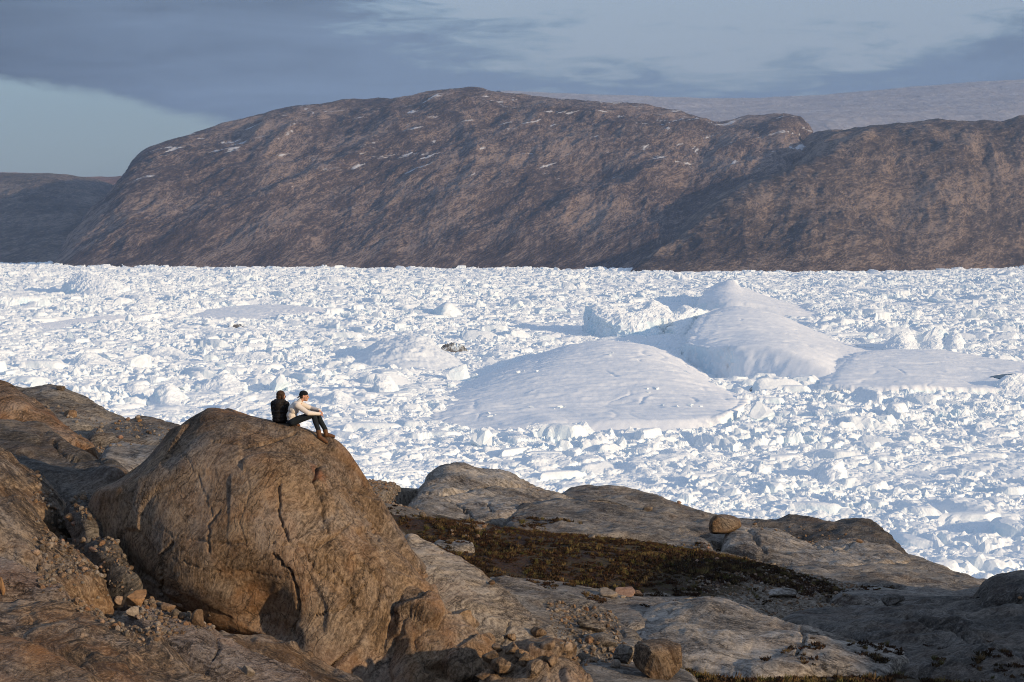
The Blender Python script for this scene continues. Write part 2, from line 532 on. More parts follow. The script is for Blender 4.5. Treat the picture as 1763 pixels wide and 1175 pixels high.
def ico(sub):
    bm = bmesh.new()
    bmesh.ops.create_icosphere(bm, subdivisions=sub, radius=1.0)
    bm.verts.ensure_lookup_table()
    V = np.array([v.co[:] for v in bm.verts])
    F = np.array([[v.index for v in f.verts] for f in bm.faces])
    bm.free()
    return V, F


def hull(pts):
    bm = bmesh.new()
    for p in pts:
        bm.verts.new(p)
    g = bmesh.ops.convex_hull(bm, input=list(bm.verts))
    for v in [v for v in bm.verts if not v.link_faces]:
        bm.verts.remove(v)
    bm.verts.ensure_lookup_table()
    bm.verts.index_update()
    V = np.array([v.co[:] for v in bm.verts])
    F = np.array([[v.index for v in f.verts] for f in bm.faces])
    bm.free()
    return V, F


IV3, IF3 = ico(3)
IV4, IF4 = ico(4)


def ice_lump(seed, sub=3, peaky=1.0, flat=0.7):
    """a broken block of glacier ice: planes cut off a lumpy sphere, then roughened"""
    rs = np.random.RandomState(seed)
    V, F = (IV3, IF3) if sub == 3 else (IV4, IF4)
    V = V.copy() * np.array([1.0, rs.uniform(0.6, 1.0), flat])
    for k in range(rs.randint(6, 9)):
        n = rs.normal(size=3)
        n[2] = n[2] * 0.8 + 0.15
        n /= np.linalg.norm(n)
        lim = rs.uniform(0.16, 0.55) * np.linalg.norm(n * np.array([1, 0.8, flat]))
        s = V @ n
        V = V - np.outer(np.maximum(s - lim, 0) * 0.985, n)
    nr_ = V / (np.linalg.norm(V, axis=1)[:, None] + 1e-9)
    V = V + nr_ * (0.07 * peaky * ridged(V * 2.2 + seed, 4, 0.65) + 0.05 * fbm(V * 6 + seed, 2))[:, None]
    if peaky > 1:
        V[:, 2] += 0.5 * peaky * np.clip(0.5 - np.hypot(V[:, 0] - rs.uniform(-.3, .3), V[:, 1]), 0, 1) * (V[:, 2] > 0)
    V[:, 2] -= V[:, 2].min() * 0.55
    return V, F


ICE_PROTO = []
for k in range(14):
    V, F = ice_lump(100 + k, 3, 1.0 if k % 3 else 1.7, rng.uniform(0.5, 0.9))
    ICE_PROTO.append(rawmesh('ice_block_mesh', V, F, smooth=False))
for m_ in ICE_PROTO:
    m_.materials.append(ICE)
PANS = []
for k in range(6):
    rs = np.random.RandomState(500 + k)
    V = IV4 * np.array([1.0, rs.uniform(0.5, 0.8), 0.5])
    for j in range(7):
        a_ = rs.uniform(0, 6.28); n_ = np.array([math.cos(a_), math.sin(a_), rs.uniform(-0.1, 0.25)]); n_ /= np.linalg.norm(n_)
        V = V - np.outer(np.maximum(V @ n_ - rs.uniform(0.3, 0.7) * abs(np.linalg.norm(n_ * [1, 0.6, 0.5])), 0) * 0.99, n_)
    n_ = np.array([rs.uniform(-.2, .2), rs.uniform(-.2, .2), 1]); n_ /= np.linalg.norm(n_)
    V = V - np.outer(np.maximum(V @ n_ - 0.2, 0) * 0.97, n_)
    V = V + 0.035 * np.stack([fbm(V * 3 + k, 3), fbm(V * 3 + 9 + k, 3), fbm(V * 3 + 5 + k, 4)], -1)
    PANS.append(rawmesh('ice_pan_mesh', V, IF4, smooth=False)); PANS[-1].materials.append(ICE)
HULLS = []
for k in range(10):
    rs = np.random.RandomState(300 + k)
    pts = rs.normal(size=(14, 3))
    pts /= np.linalg.norm(pts, axis=1)[:, None]
    pts *= rs.uniform(0.6, 1.0, (14, 1))
    pts[:, 2] = np.abs(pts[:, 2]) * rs.uniform(0.5, 1.1) - 0.15
    V, F = hull(pts)
    HULLS.append(rawmesh('ice_shard_mesh', V, F, smooth=False))
    HULLS[-1].materials.append(ICE)


def gn_scatter(name, pts, scl, rotz, idx, meshes, mat, kind_label, tilt=0.35, seed=1):
    """one object: points carrying scale, turn and shape number, instanced by geometry nodes"""
    me = bpy.data.meshes.new(name)
    me.vertices.add(len(pts))
    me.vertices.foreach_set('co', np.ascontiguousarray(pts, np.float32).ravel())
    rs = np.random.RandomState(seed)
    rot = np.stack([rs.uniform(-1, 1, len(pts)) * tilt, rs.uniform(-1, 1, len(pts)) * tilt, rotz], 1).astype(np.float32)
    scl = np.asarray(scl, np.float32)
    if scl.ndim == 1:
        scl = np.stack([scl * rs.uniform(0.8, 1.25, len(scl)), scl * rs.uniform(0.8, 1.25, len(scl)), scl * rs.uniform(0.7, 1.2, len(scl))], 1).astype(np.float32)
    at = me.attributes.new('rot', 'FLOAT_VECTOR', 'POINT'); at.data.foreach_set('vector', rot.ravel())
    at = me.attributes.new('scl', 'FLOAT_VECTOR', 'POINT'); at.data.foreach_set('vector', np.ascontiguousarray(scl).ravel())
    at = me.attributes.new('idx', 'INT', 'POINT'); at.data.foreach_set('value', np.asarray(idx, np.int32))
    o = link(name, me)
    coll = bpy.data.collections.new(name + '_shapes')
    for k, m_ in enumerate(meshes):
        po = bpy.data.objects.new('%s_shape_%02d' % (name, k), m_)
        coll.objects.link(po)
    ng = bpy.data.node_groups.new(name + '_nodes', 'GeometryNodeTree')
    ng.interface.new_socket('Geometry', in_out='INPUT', socket_type='NodeSocketGeometry')
    ng.interface.new_socket('Geometry', in_out='OUTPUT', socket_type='NodeSocketGeometry')
    gi = ng.nodes.new('NodeGroupInput'); go = ng.nodes.new('NodeGroupOutput')
    m2p = ng.nodes.new('GeometryNodeMeshToPoints')
    ci = ng.nodes.new('GeometryNodeCollectionInfo')
    ci.inputs['Collection'].default_value = coll
    ci.inputs['Separate Children'].default_value = True
    ci.inputs['Reset Children'].default_value = True
    iop = ng.nodes.new('GeometryNodeInstanceOnPoints')
    iop.inputs['Pick Instance'].default_value = True

    def named(n, t):
        x = ng.nodes.new('GeometryNodeInputNamedAttribute'); x.data_type = t; x.inputs[0].default_value = n
        return [s for s in x.outputs if s.enabled and s.name == 'Attribute'][0]
    e2r = ng.nodes.new('FunctionNodeEulerToRotation')
    L = ng.links.new
    L(gi.outputs[0], m2p.inputs[0]); L(m2p.outputs[0], iop.inputs['Points']); L(ci.outputs[0], iop.inputs['Instance'])
    L(named('idx', 'INT'), iop.inputs['Instance Index'])
    L(named('rot', 'FLOAT_VECTOR'), e2r.inputs[0]); L(e2r.outputs[0], iop.inputs['Rotation'])
    L(named('scl', 'FLOAT_VECTOR'), iop.inputs['Scale'])
    L(iop.outputs[0], go.inputs[0])
    md = o.modifiers.new('scatter', 'NODES'); md.node_group = ng
    if mat is not None:
        me.materials.append(mat)
    tag(o, kind_label, None, None, 'stuff')
    return o


# ---- icebergs that stand out: lofted where they float, in metres of real ice
OCC = set()
BERG_FOOT = []      # (x, y, rx, ry): keep loose blocks off their tops


def berg(label, rows, nu, nv, amp=(2.0, 0.8), mat=None, sharp=None, deep=1.0, back=((30, -2), (60, -30)), crest_noise=0.0, fl=1.0, seed=0., smooth=True, group=None, flute=0.0):
    f_ = np.array(rows[0])
    rows = [rows[0]] + [[(x, y, max(d_, float(np.interp(x, f_[:, 0], f_[:, 2])) + 5.0 * (k + 1))) for x, y, d_ in r_] for k, r_ in enumerate(rows[1:])]
    if deep != 1.0:            # longer and lower behind the lip
        lp = np.array(rows[1])
        rows = rows[:2] + [[(x, y, np.interp(x, lp[:, 0], lp[:, 2]) + (d_ - np.interp(x, lp[:, 0], lp[:, 2])) * deep) for x, y, d_ in r_] for r_ in rows[2:]]
    W = [np.asarray(unproj(r_)) for r_ in rows]
    for w in (0,):
        W[w][:, 2] = -2.0
    for (by, bz) in back:
        b = W[len(rows) - 1].copy(); b[:, 1] += by; b[:, 2] = np.maximum(b[:, 2] + bz, -3)
        W.append(b)
    # ends run down into the pack
    out = []
    for p in W:
        l = p[0].copy(); r_ = p[-1].copy()
        l[2] = r_[2] = -3.0
        l[0] -= 4; r_[0] += 4
        out.append(np.vstack([l, p, r_]))
    P = loft(out, nu, nv, linear=sharp is not None)
    if sharp is not None:
        for _ in range(1):
            P[1:-1] = (P[:-2] + 2 * P[1:-1] + P[2:]) / 4
    n = gnormals(P)
    n[np.abs(n).sum(-1) < 1e-6] = (0, 0, 1)
    for _ in range(5):      # soft normals, so that relief does not fold over at the lip
        n[1:-1] = (n[:-2] + 2 * n[1:-1] + n[2:]) / 4
    n /= np.linalg.norm(n, axis=-1, keepdims=True) + 1e-9
    steep = np.clip((0.93 - n[..., 2]) / 0.45, 0.02 if mat is SNOW else 0.3, 1)
    d = amp[0] * fbm(P / 28.0 + seed, 4) * (0.35 + steep) + amp[1] * steep * ridged(P / 9.0 + seed, 4, 0.55)
    if mat is SNOW:
        d = d + 1.5 * fbm(P / np.array([60., 18., 30.]) + seed, 4) + 0.3 * fbm(P / 7.0 + seed, 3, 0.6) + 1.5 * np.clip(ridged(P / np.array([40., 24., 30.]) + seed, 2) - 1.05, 0, 1)
    if mat is SNOW:            # crevasses
        for sc_, sd_ in ((np.array([70., 34., 50.]), 3.0), (np.array([34., 80., 50.]), 11.0)):
            c_ = pn(P / sc_ + seed + sd_)
            on_ = np.clip(2.5 * pn(P / 60.0 + seed + 2 * sd_) + 0.2, 0, 1)
            d = d - 0.9 * on_ * np.exp(-(c_ / 0.028) ** 2)
    if flute:
        d = d + flute * steep * ridged(P / np.array([7., 7., 60.]) + seed, 3)
    P = P + n * d[..., None]
    if crest_noise:
        P[..., 2] += crest_noise * np.clip(P[..., 2] / 15.0, 0, 1) * ridged(P / np.array([14., 14., 14.]) + 3 + seed, 4, 0.6)
    V = P.reshape(-1, 3)
    o = gridobj('iceberg', P, mat or BERG, origin=(V[:, 0].mean(), V[:, 1].mean(), 0.0), bvh=False, smooth=smooth)
    tag(o, label, 'iceberg', group)
    for X_, Y_ in (V[V[:, 2] > 2.5][:, :2] // 8.0).astype(int):
        OCC.add((X_, Y_))
    m_ = V[:, 2] > 3
    if m_.sum() > 10:
        BERG_FOOT.append((V[m_, 0].mean(), V[m_, 1].mean(), np.ptp(V[m_, 0]) * 0.41, np.ptp(V[m_, 1]) * 0.34))
    return o


def wl(*pts):
    return [onwater(x, y) for x, y in pts]


dome = berg('broad smooth snow-covered dome iceberg in the middle with low broken front cliff', [
    wl((762, 748), (820, 756), (880, 760), (950, 762), (1040, 758), (1120, 756), (1190, 752), (1240, 738), (1275, 716)),
    [(764, 738, 1345), (822, 740, 1330), (880, 736, 1325), (950, 726, 1325), (1000, 729, 1328), (1060, 724, 1330), (1120, 724, 1335), (1190, 722, 1345), (1242, 714, 1375), (1276, 702, 1430)],
    [(760, 715, 1395), (830, 706, 1390), (890, 704, 1390), (950, 700, 1392), (1040, 698, 1395), (1120, 694, 1400), (1190, 690, 1410), (1245, 688, 1430), (1278, 692, 1460)],
    [(768, 684, 1480), (830, 668, 1480), (900, 655, 1480), (960, 645, 1485), (1040, 640, 1490), (1110, 638, 1495), (1170, 645, 1500), (1220, 660, 1510), (1262, 680, 1520)],
    [(800, 660, 1570), (860, 637, 1580), (920, 618, 1590), (975, 603, 1600), (1040, 595, 1605), (1100, 598, 1605), (1150, 612, 1600), (1200, 638, 1590), (1245, 668, 1580)],
    [(830, 650, 1640), (880, 630, 1660), (930, 610, 1680), (985, 594, 1690), (1040, 588, 1700), (1095, 592, 1690), (1140, 604, 1680), (1190, 632, 1660), (1230, 660, 1640)]],
    330, 260, amp=(1.8, 2.2), mat=SNOW, flute=1.6, sharp=1, deep=1.65)
berg('long humped snow-topped iceberg behind the central dome with blue shaded side wall', [
    wl((1180, 618), (1215, 640), (1270, 660), (1330, 672), (1390, 680), (1440, 682), (1490, 668), (1530, 645)),
    [(1185, 598, 1880), (1215, 600, 1800), (1270, 596, 1760), (1320, 598, 1735), (1360, 606, 1715), (1400, 622, 1690), (1445, 645, 1665), (1495, 640, 1690), (1532, 622, 1760)],
    [(1195, 575, 2000), (1230, 566, 1960), (1290, 566, 1930), (1350, 574, 1910), (1410, 590, 1890), (1460, 604, 1870), (1500, 612, 1870), (1534, 608, 1880)],
    [(1210, 550, 2120), (1245, 538, 2120), (1290, 537, 2110), (1340, 548, 2090), (1400, 570, 2060), (1450, 588, 2030), (1500, 602, 2000), (1534, 606, 1980)],
    [(1215, 545, 2180), (1250, 531, 2220), (1285, 529, 2220), (1335, 541, 2200), (1395, 566, 2150), (1450, 586, 2100), (1500, 601, 2050), (1534, 605, 2010)]],
    260, 190, amp=(2.3, 2.2), mat=SNOW, flute=2.2, seed=3., sharp=1, deep=1.6)
flatb = berg('flat snow-topped tabular iceberg at right edge holding a blue meltwater pond', [
    wl((1425, 688), (1500, 693), (1580, 692), (1660, 690), (1763, 688), (1850, 684)),
    [(1425, 664, 1570), (1500, 665, 1560), (1580, 664, 1560), (1660, 668, 1565), (1763, 668, 1570), (1850, 662, 1580)],
    [(1440, 640, 1660), (1520, 636, 1660), (1600, 638, 1660), (1680, 646, 1650), (1763, 650, 1640), (1850, 646, 1650)],
    [(1460, 618, 1760), (1540, 612, 1780), (1620, 614, 1780), (1690, 624, 1760), (1763, 634, 1720), (1850, 636, 1720)],
    [(1490, 608, 1830), (1560, 603, 1850), (1630, 605, 1850), (1690, 614, 1820), (1763, 625, 1790), (1850, 628, 1780)]],
    220, 140, amp=(1.2, 1.8), mat=SNOW, flute=2.0, seed=7., sharp=1, deep=1.3)
berg('peaked snowy iceberg with blue shaded left wall standing far out at right', [
    wl((1205, 545), (1250, 552), (1300, 552), (1350, 556), (1410, 556), (1440, 548)),
    [(1210, 524, 2800), (1250, 515, 2760), (1300, 522, 2740), (1350, 532, 2740), (1410, 544, 2760), (1440, 541, 2800)],
    [(1216, 508, 2900), (1250, 496, 2900), (1285, 507, 2880), (1335, 522, 2860), (1400, 538, 2840), (1440, 540, 2840)],
    [(1222, 502, 2960), (1240, 490, 3000), (1257, 483, 3020), (1275, 494, 3000), (1320, 510, 2960), (1390, 532, 2900), (1440, 540, 2870)]],
    150, 110, amp=(2.6, 2.0), mat=SNOW, flute=2.0, seed=11., sharp=1, deep=1.5)
berg('jagged white iceberg with several crags left of the humped iceberg', [
    wl((1008, 575), (1040, 584), (1090, 587), (1140, 583), (1180, 584), (1225, 572)),
    [(1012, 560, 2290), (1045, 568, 2260), (1090, 570, 2255), (1140, 568, 2265), (1180, 570, 2270), (1222, 562, 2300)],
    [(1018, 548, 2340), (1045, 550, 2320), (1085, 548, 2320), (1130, 550, 2330), (1175, 552, 2340), (1220, 555, 2350)],
    [(1022, 538, 2380), (1048, 537, 2380), (1078, 542, 2380), (1100, 548, 2380), (1118, 532, 2380), (1128, 526, 2390), (1145, 535, 2390), (1160, 545, 2390), (1180, 536, 2390), (1200, 540, 2390), (1218, 550, 2390)]],
    190, 100, amp=(4.5, 3.4), crest_noise=2.0, seed=15., smooth=False)
berg('wave-shaped iceberg with smooth blue-grey shaded front beside dark debris', [
    wl((585, 640), (640, 647), (700, 650), (760, 646), (805, 636)),
    [(590, 632, 1880), (640, 628, 1850), (700, 624, 1845), (755, 628, 1860), (803, 632, 1900)],
    [(600, 624, 1920), (645, 610, 1900), (700, 603, 1890), (750, 610, 1900), (800, 628, 1920)],
    [(610, 616, 1960), (640, 600, 1960), (665, 590, 1960), (690, 588, 1960), (715, 584, 1960), (735, 590, 1960), (758, 606, 1950), (798, 626, 1940)]],
    190, 100, amp=(2.2, 1.4), crest_noise=1.8, seed=19.)
berg('small bright pyramid iceberg far out left of the jagged iceberg', [
    wl((738, 548), (765, 551), (800, 548)), [(742, 541, 2680), (766, 538, 2670), (798, 544, 2690)],
    [(745, 537, 2720), (758, 528, 2720), (770, 523, 2720), (780, 528, 2720), (797, 543, 2710)]], 60, 40, amp=(1.5, 1.2), seed=23.)
berg('ragged white iceberg near the left edge below the far hill', [
    wl((105, 508), (150, 512), (190, 512), (215, 506)), [(112, 498, 3480), (150, 496, 3470), (190, 500, 3470), (213, 502, 3500)],
    [(118, 488, 3540), (135, 478, 3550), (150, 474, 3550), (165, 478, 3550), (185, 486, 3540), (210, 498, 3530)]], 100, 60, amp=(5.5, 4.0), crest_noise=2.2, seed=27., smooth=False)
berg('long low flat floe with bright front edge near the left side', [
    wl((40, 575), (110, 570), (180, 563), (250, 558), (298, 552)), [(42, 572, 2400), (110, 563, 2440), (180, 553, 2500), (250, 548, 2540), (298, 545, 2570)],
    [(60, 560, 2500), (120, 551, 2570), (180, 545, 2620), (250, 542, 2640), (296, 542, 2640)]], 150, 60, amp=(2.4, 2.6), mat=SNOW, smooth=False, seed=31., back=((40, -5), (90, -20)))
berg('wide pale flat floe lying beyond the brown-streaked ice', [
    wl((330, 552), (400, 556), (480, 554), (560, 546)), [(334, 546, 2660), (400, 548, 2620), (480, 546, 2640), (556, 540, 2740)],
    [(360, 534, 2900), (420, 527, 2960), (490, 526, 2960), (550, 532, 2900)]], 140, 60, amp=(2.0, 2.4), mat=SNOW, smooth=False, seed=35., back=((60, -8), (120, -20)))
berg('low white floe wall at the left edge', [
    wl((-30, 530), (30, 530), (80, 526)), [(-28, 518, 2960), (30, 518, 2960), (78, 517, 3000)], [(-20, 513, 3060), (30, 513, 3060), (75, 514, 3060)]], 80, 50, amp=(3, 2.5), crest_noise=1.0, smooth=False, seed=39.)
for i, (x0, x1, yb, pts, lab) in enumerate([
        (1525, 1585, 607, [(1535, 590), (1556, 576), (1575, 588)], 'leftmost of three steep blue-shaded ice peaks behind the tabular iceberg'),
        (1570, 1632, 606, [(1580, 588), (1612, 570), (1626, 586)], 'middle of three steep blue-shaded ice peaks behind the tabular iceberg'),
        (1618, 1668, 607, [(1628, 588), (1645, 577), (1660, 594)], 'rightmost of three steep blue-shaded ice peaks behind the tabular iceberg'),
        (545, 625, 708, [(556, 694), (580, 676), (612, 690)], 'blue-shaded iceberg fragment right behind the seated pair'),
        (600, 700, 772, [(615, 752), (650, 744), (690, 750)], 'long bright ice ridge to the right of the boulder crest'),
        (1568, 1630, 690, [(1580, 676), (1600, 672), (1620, 680)], 'white ice block lying in the grey debris before the tabular iceberg'),
        (1712, 1790, 690, [(1720, 662), (1745, 650), (1780, 655)], 'white ice block at the right edge below the meltwater pond'),
        (1400, 1452, 842, [(1410, 818), (1432, 797), (1444, 815)], 'sharp upright ice spire among the crushed ice at lower right'),
        (195, 262, 690, [(205, 676), (232, 662), (255, 672)], 'bright ice hummock above the left rock skyline'),
        (255, 330, 705, [(270, 688), (290, 668), (320, 690)], 'large pointed ice hummock between left skyline and boulder crest'),
        (345, 420, 680, [(350, 664), (385, 648), (412, 660)], 'sloping ice ridge above the boulder crest'),
        (385, 500, 632, [(392, 622), (440, 610), (490, 620)], 'long low bright ice ridge left of the seated pair'),
        (240, 330, 622, [(250, 610), (290, 600), (320, 612)], 'rounded bright ice ridge in the middle of the left pack'),
        (100, 205, 640, [(115, 628), (150, 612), (195, 626)], 'wide bright ice hummock in the left pack'),
        (835, 902, 614, [(845, 602), (870, 597), (895, 604)], 'small rounded white berg left of the dome iceberg'),
        (646, 690, 690, [(650, 672), (660, 652), (680, 676)], 'brown-tipped ice crag between pair and dome iceberg'),
        (985, 1040, 770, [(990, 752), (1003, 736), (1030, 752)], 'pointed ice block stranded before the dome front cliff'),
        (1290, 1330, 835, [(1295, 820), (1310, 803), (1325, 820)], 'small pointed ice block above the rock skyline'),
        (1150, 1215, 470 + 45, [(1165, 508), (1185, 503), (1205, 509)], 'small grey-blue berg left of the peaked iceberg'),
]):
    d0 = float(water_d(yb))
    xm = 0.5 * (x0 + x1)
    top = [(x0 + 3, yb - 3, d0 + 14)] + [(x, y, d0 + 26 + 4 * k) for k, (x, y) in enumerate(pts)] + [(x1 - 3, yb - 3, d0 + 16)]
    mid = [(x0 + 2, yb - 2, d0 + 6)] + [(x, y * 0.45 + yb * 0.55, d0 + 9 + 2 * math.sin(3 * k + i)) for k, (x, y) in enumerate(pts)] + [(x1 - 2, yb - 2, d0 + 6)]
    berg(lab, [wl((x0, yb), (xm, yb + 3), (x1, yb)), mid, top], 90, 64, amp=(3.6, 2.6), crest_noise=1.5, seed=40. + i, back=((14, -6), (30, -30)), smooth=False)

# the pond on the tabular iceberg and brown debris on the ice
m, nt, bs = newmat('melt_water')
bs.inputs['Base Color'].default_value = (0.03, 0.09, 0.14, 1)
bs.inputs['Roughness'].default_value = 0.35
pond_pts = unproj([(1706, 641, 1660), (1722, 635, 1680), (1745, 632, 1690), (1775, 631, 1695), (1810, 634, 1690), (1820, 642, 1660), (1790, 650, 1640), (1750, 652, 1635), (1724, 648, 1642)])
c0 = pond_pts.mean(0)
ring = resample(np.vstack([pond_pts, pond_pts[:1]]), 60)[:-1]
bo = np.array(flatb.location)
bv = np.empty(len(flatb.data.vertices) * 3, np.float32)
flatb.data.vertices.foreach_get('co', bv)
bv = bv.reshape(-1, 3)
from_x, from_y = bv[:, 0] + bo[0], bv[:, 1] + bo[1]
_in = np.zeros(len(bv), bool)
_j = len(ring) - 1
for _i in range(len(ring)):
    (xi, yi), (xj, yj) = ring[_i, :2], ring[_j, :2]
    _in ^= ((yi > from_y) != (yj > from_y)) & (from_x < (xj - xi) * (from_y - yi) / (yj - yi + 1e-9) + xi)
    _j = _i
_in &= bv[:, 2] > 2
zt = float(np.percentile(bv[_in, 2], 65)) if _in.any() else ring[:, 2].max()
bv[_in, 2] = np.minimum(bv[_in, 2], zt - 0.8)      # the pond lies in a shallow basin of the snow
flatb.data.vertices.foreach_set('co', bv.ravel())
flatb.data.update()
ring[:, 2] = zt
ring[:, :2] = c0[:2] + (ring[:, :2] - c0[:2]) * 1.03
V = np.vstack([ring, ring + np.array([0, 0, -7.0]), [[c0[0], c0[1], zt]]])
k = len(ring)
F = [[i, (i + 1) % k, 2 * k] for i in range(k)] + [[i, i + k, (i + 1) % k] for i in range(k)] + [[(i + 1) % k, i + k, (i + 1) % k + k] for i in range(k)]
pond = link('melt_pond', rawmesh('melt_pond', V - c0, np.array(F), smooth=False), m, loc=c0)
pond.parent = flatb
pond.matrix_parent_inverse = flatb.matrix_basis.inverted()
pond['label'] = 'dark blue meltwater pond on the snow'


def debris(label, px0, px1, py, hgt, seed):
    a0 = unproj([onwater(px0, py), onwater(px1, py)])
    w = a0[1, 0] - a0[0, 0]
    yc = a0[0, 1]
    hm = hgt * yc / FPX
    rs = np.random.RandomState(seed)
    nu, nv = 90, 24
    X, Y = np.meshgrid(np.linspace(-w / 2, w / 2, nu), np.linspace(-w * 0.18, w * 0.18, nv))
    P = np.stack([X + a0[:, 0].mean(), Y + yc + 4, X * 0], -1)
    env = np.clip(1 - (2 * X / w) ** 2, 0, 1) ** 0.5 * np.clip(1 - (Y / (w * 0.18)) ** 2, 0, 1) ** 0.5
    P[..., 2] = -1 + env * (hm * (0.75 + 0.55 * ridged(P / (w * 0.12) + seed, 4, 0.6)) + 5.0)
    o = gridobj('debris_ridge', P, DIRTY, bvh=False, smooth=False)
    tag(o, label, 'ice debris')


debris('dark brown moraine debris on ice right of the wave-shaped iceberg', 752, 808, 614, 10, 3)
debris('thin brown streak of dirty ice in the left pack', 384, 440, 571, 4, 5)
debris('grey dirty ice ridge below the humped iceberg', 1390, 1500, 693, 6, 9)
debris('tan stained ice heap at the right foot of the dome iceberg', 1285, 1345, 684, 8, 12)

# ---- loose blocks
FOOT = np.array(BERG_FOOT)


def free(x, y, margin=0):
    """True where no iceberg stands"""
    keys = np.array(sorted({(a_ + i) * 100000 + b_ + j for a_, b_ in OCC for i in range(-margin, margin + 1) for j in range(-margin, margin + 1)}))
    k = (x // 8.0).astype(int) * 100000 + (y // 8.0).astype(int)
    return ~np.isin(k, keys)


def sample(n, r0, r1, rs):
    rr = np.sqrt(rs.uniform(r0 ** 2, r1 ** 2, n))
    aa = rs.uniform(-0.30, 0.30, n)
    return rr * np.tan(aa), rr


# lines of broken snow blocks lying on the dome
rs = np.random.RandomState(31)
DM = dome.data
_dv = np.empty(len(DM.vertices) * 3, np.float32); DM.vertices.foreach_get('co', _dv)
_dv = _dv.reshape(-1, 3) + np.array(dome.location)
_dx, _dy = proj(_dv)
for px_, py_, n_, sp_ in [(900, 642, 4, 16), (1055, 612, 4, 14), (1110, 672, 4, 12), (960, 702, 6, 22), (845, 716, 4, 10), (1190, 640, 5, 16), (1180, 700, 5, 20)]:
    for k in range(n_):
        qx, qy = px_ + rs.normal(0, sp_), py_ + rs.normal(0, 1.5)
        j = int(np.argmin((_dx - qx) ** 2 + (_dy - qy) ** 2 + 1e4 * (_dv[:, 2] < 5)))
        s_ = rs.uniform(1.0, 2.6)
        o = link('snow_block', ICE_PROTO[rs.randint(len(ICE_PROTO))], loc=_dv[j] + np.array([0, 0, -0.15 * s_]))
        o.scale = (s_ * rs.uniform(1, 2.2), s_, s_ * rs.uniform(0.6, 0.9)); o.rotation_euler = (0, 0, rs.uniform(0, 6.28))
        tag(o, 'small snow block lying on the smooth central dome iceberg', 'snow block', 'snow blocks on the dome iceberg')

# 280 blocks that stand out, each a thing of its own
rs = np.random.RandomState(77)
bx, by = [], []
placed = 0
GROUP_B = 'ice blocks standing out of the pack'
xs, ys = sample(420, 640, 3300, rs)
near = rs.uniform(0, 1, 420) < np.clip(1500 / ys, 0.15, 1)
ok = free(xs, ys) & near
for x, y in zip(xs[ok], ys[ok]):
    if placed >= 270:
        break
    s = min(rs.lognormal(0.0, 0.45) * (3.0 + 0.0022 * y), 15.0)
    o = link('ice_block', ICE_PROTO[rs.randint(len(ICE_PROTO))], loc=(x, y, float(ice_z(np.array([x]), np.array([y]))[0]) + 0.1 * s))
    o.scale = (s * rs.uniform(0.8, 1.5), s * rs.uniform(0.7, 1.1), s * rs.uniform(0.7, 1.2))
    o.rotation_euler = (rs.uniform(-.25, .25), rs.uniform(-.25, .25), rs.uniform(0, 6.28))
    tag(o, 'single jagged white ice block standing proud of the crushed brash ice', 'ice block', GROUP_B)
    placed += 1

# everything smaller: crushed brash ice, one mass of overlapping rafts of broken slabs
def raft(seed, L=36.0, n=84):
    rs_ = np.random.RandomState(seed)
    g = np.linspace(-L / 2, L / 2, n)
    X, Y = np.meshgrid(g, g)
    wx = X + 1.6 * pn(np.stack([X / 5, Y / 5, 0 * X + seed], -1)); wy = Y + 1.6 * pn(np.stack([X / 5, Y / 5, 0 * X + seed + 50.3], -1))
    h = np.zeros_like(X)
    for (cell, hs, tl) in ((9.5, 2.5, 0.36), (4.4, 1.35, 0.5), (2.1, 0.40, 0.5)):
        k = int((L / cell) ** 2 * 1.2)
        c = rs_.uniform(-L / 2, L / 2, (k, 2))
        hh = hs * (rs_.gamma(1.3, 0.75, k) - 0.4)
        tx, ty = rs_.normal(0, tl * 0.75, k), rs_.normal(0, tl * 0.75, k)
        d1 = np.full(X.shape, 1e9); d2 = d1.copy(); ii = np.zeros(X.shape, int)
        for j in range(k):
            d = np.hypot(wx - c[j, 0], wy - c[j, 1])
            m_ = d < d1
            d2 = np.where(m_, d1, np.minimum(d2, d))
            ii = np.where(m_, j, ii)
            d1 = np.where(m_, d, d1)
        edge = np.clip((d2 - d1) / (0.22 * cell), 0, 1)
        h += edge * (hh[ii] + tx[ii] * (X - c[ii, 0]) + ty[ii] * (Y - c[ii, 1])) - (1 - edge) * 0.12 * cell
    p3 = np.stack([X + 1.5 * pn(np.stack([X / 4, Y / 4, 0 * X + 9.0 + seed], -1)), Y, 0 * X + seed * 1.7], -1)
    h = 0.62 * h + 1.25 * (ridged(p3 / 7.5, 4, 0.58) - 0.7) + 0.45 * np.clip(ridged(p3 / 3.0 + 5, 3, 0.6), 0, 2)
    for j in range(34):        # upright shards
        cx_, cy_ = rs_.uniform(-L / 2, L / 2, 2)
        r_ = rs_.uniform(0.7, 1.9); an_ = rs_.uniform(0, 3.14); el_ = rs_.uniform(0.35, 0.8)
        ux = (X - cx_) * math.cos(an_) + (Y - cy_) * math.sin(an_); uy = -(X - cx_) * math.sin(an_) + (Y - cy_) * math.cos(an_)
        dd = np.abs(ux) + np.abs(uy) / el_ + 0.35 * pn(np.stack([X, Y, 0 * X + j], -1))
        h += rs_.uniform(1.3, 3.0) * np.clip(1 - dd / r_, 0, 1) ** 0.8
    h = np.where(h > 0, 5.0 * np.tanh(h / 5.0), h)
    rad = np.hypot(X, Y) / (L / 2)
    env = np.clip((1.0 - rad) / 0.35, 0, 1)
    h = h * env + (env - 1) * 2.2
    P_ = np.stack([X, Y, h], -1)
    F_ = gridfaces(n, n)
    cen = rad.ravel()[F_].min(1) < 1.0
    F_ = F_[cen]
    u, inv_ = np.unique(F_, return_inverse=True)
    me = rawmesh('ice_raft_mesh', P_.reshape(-1, 3)[u], inv_.reshape(F_.shape), smooth=False)
    me.materials.append(ICE)
    return me


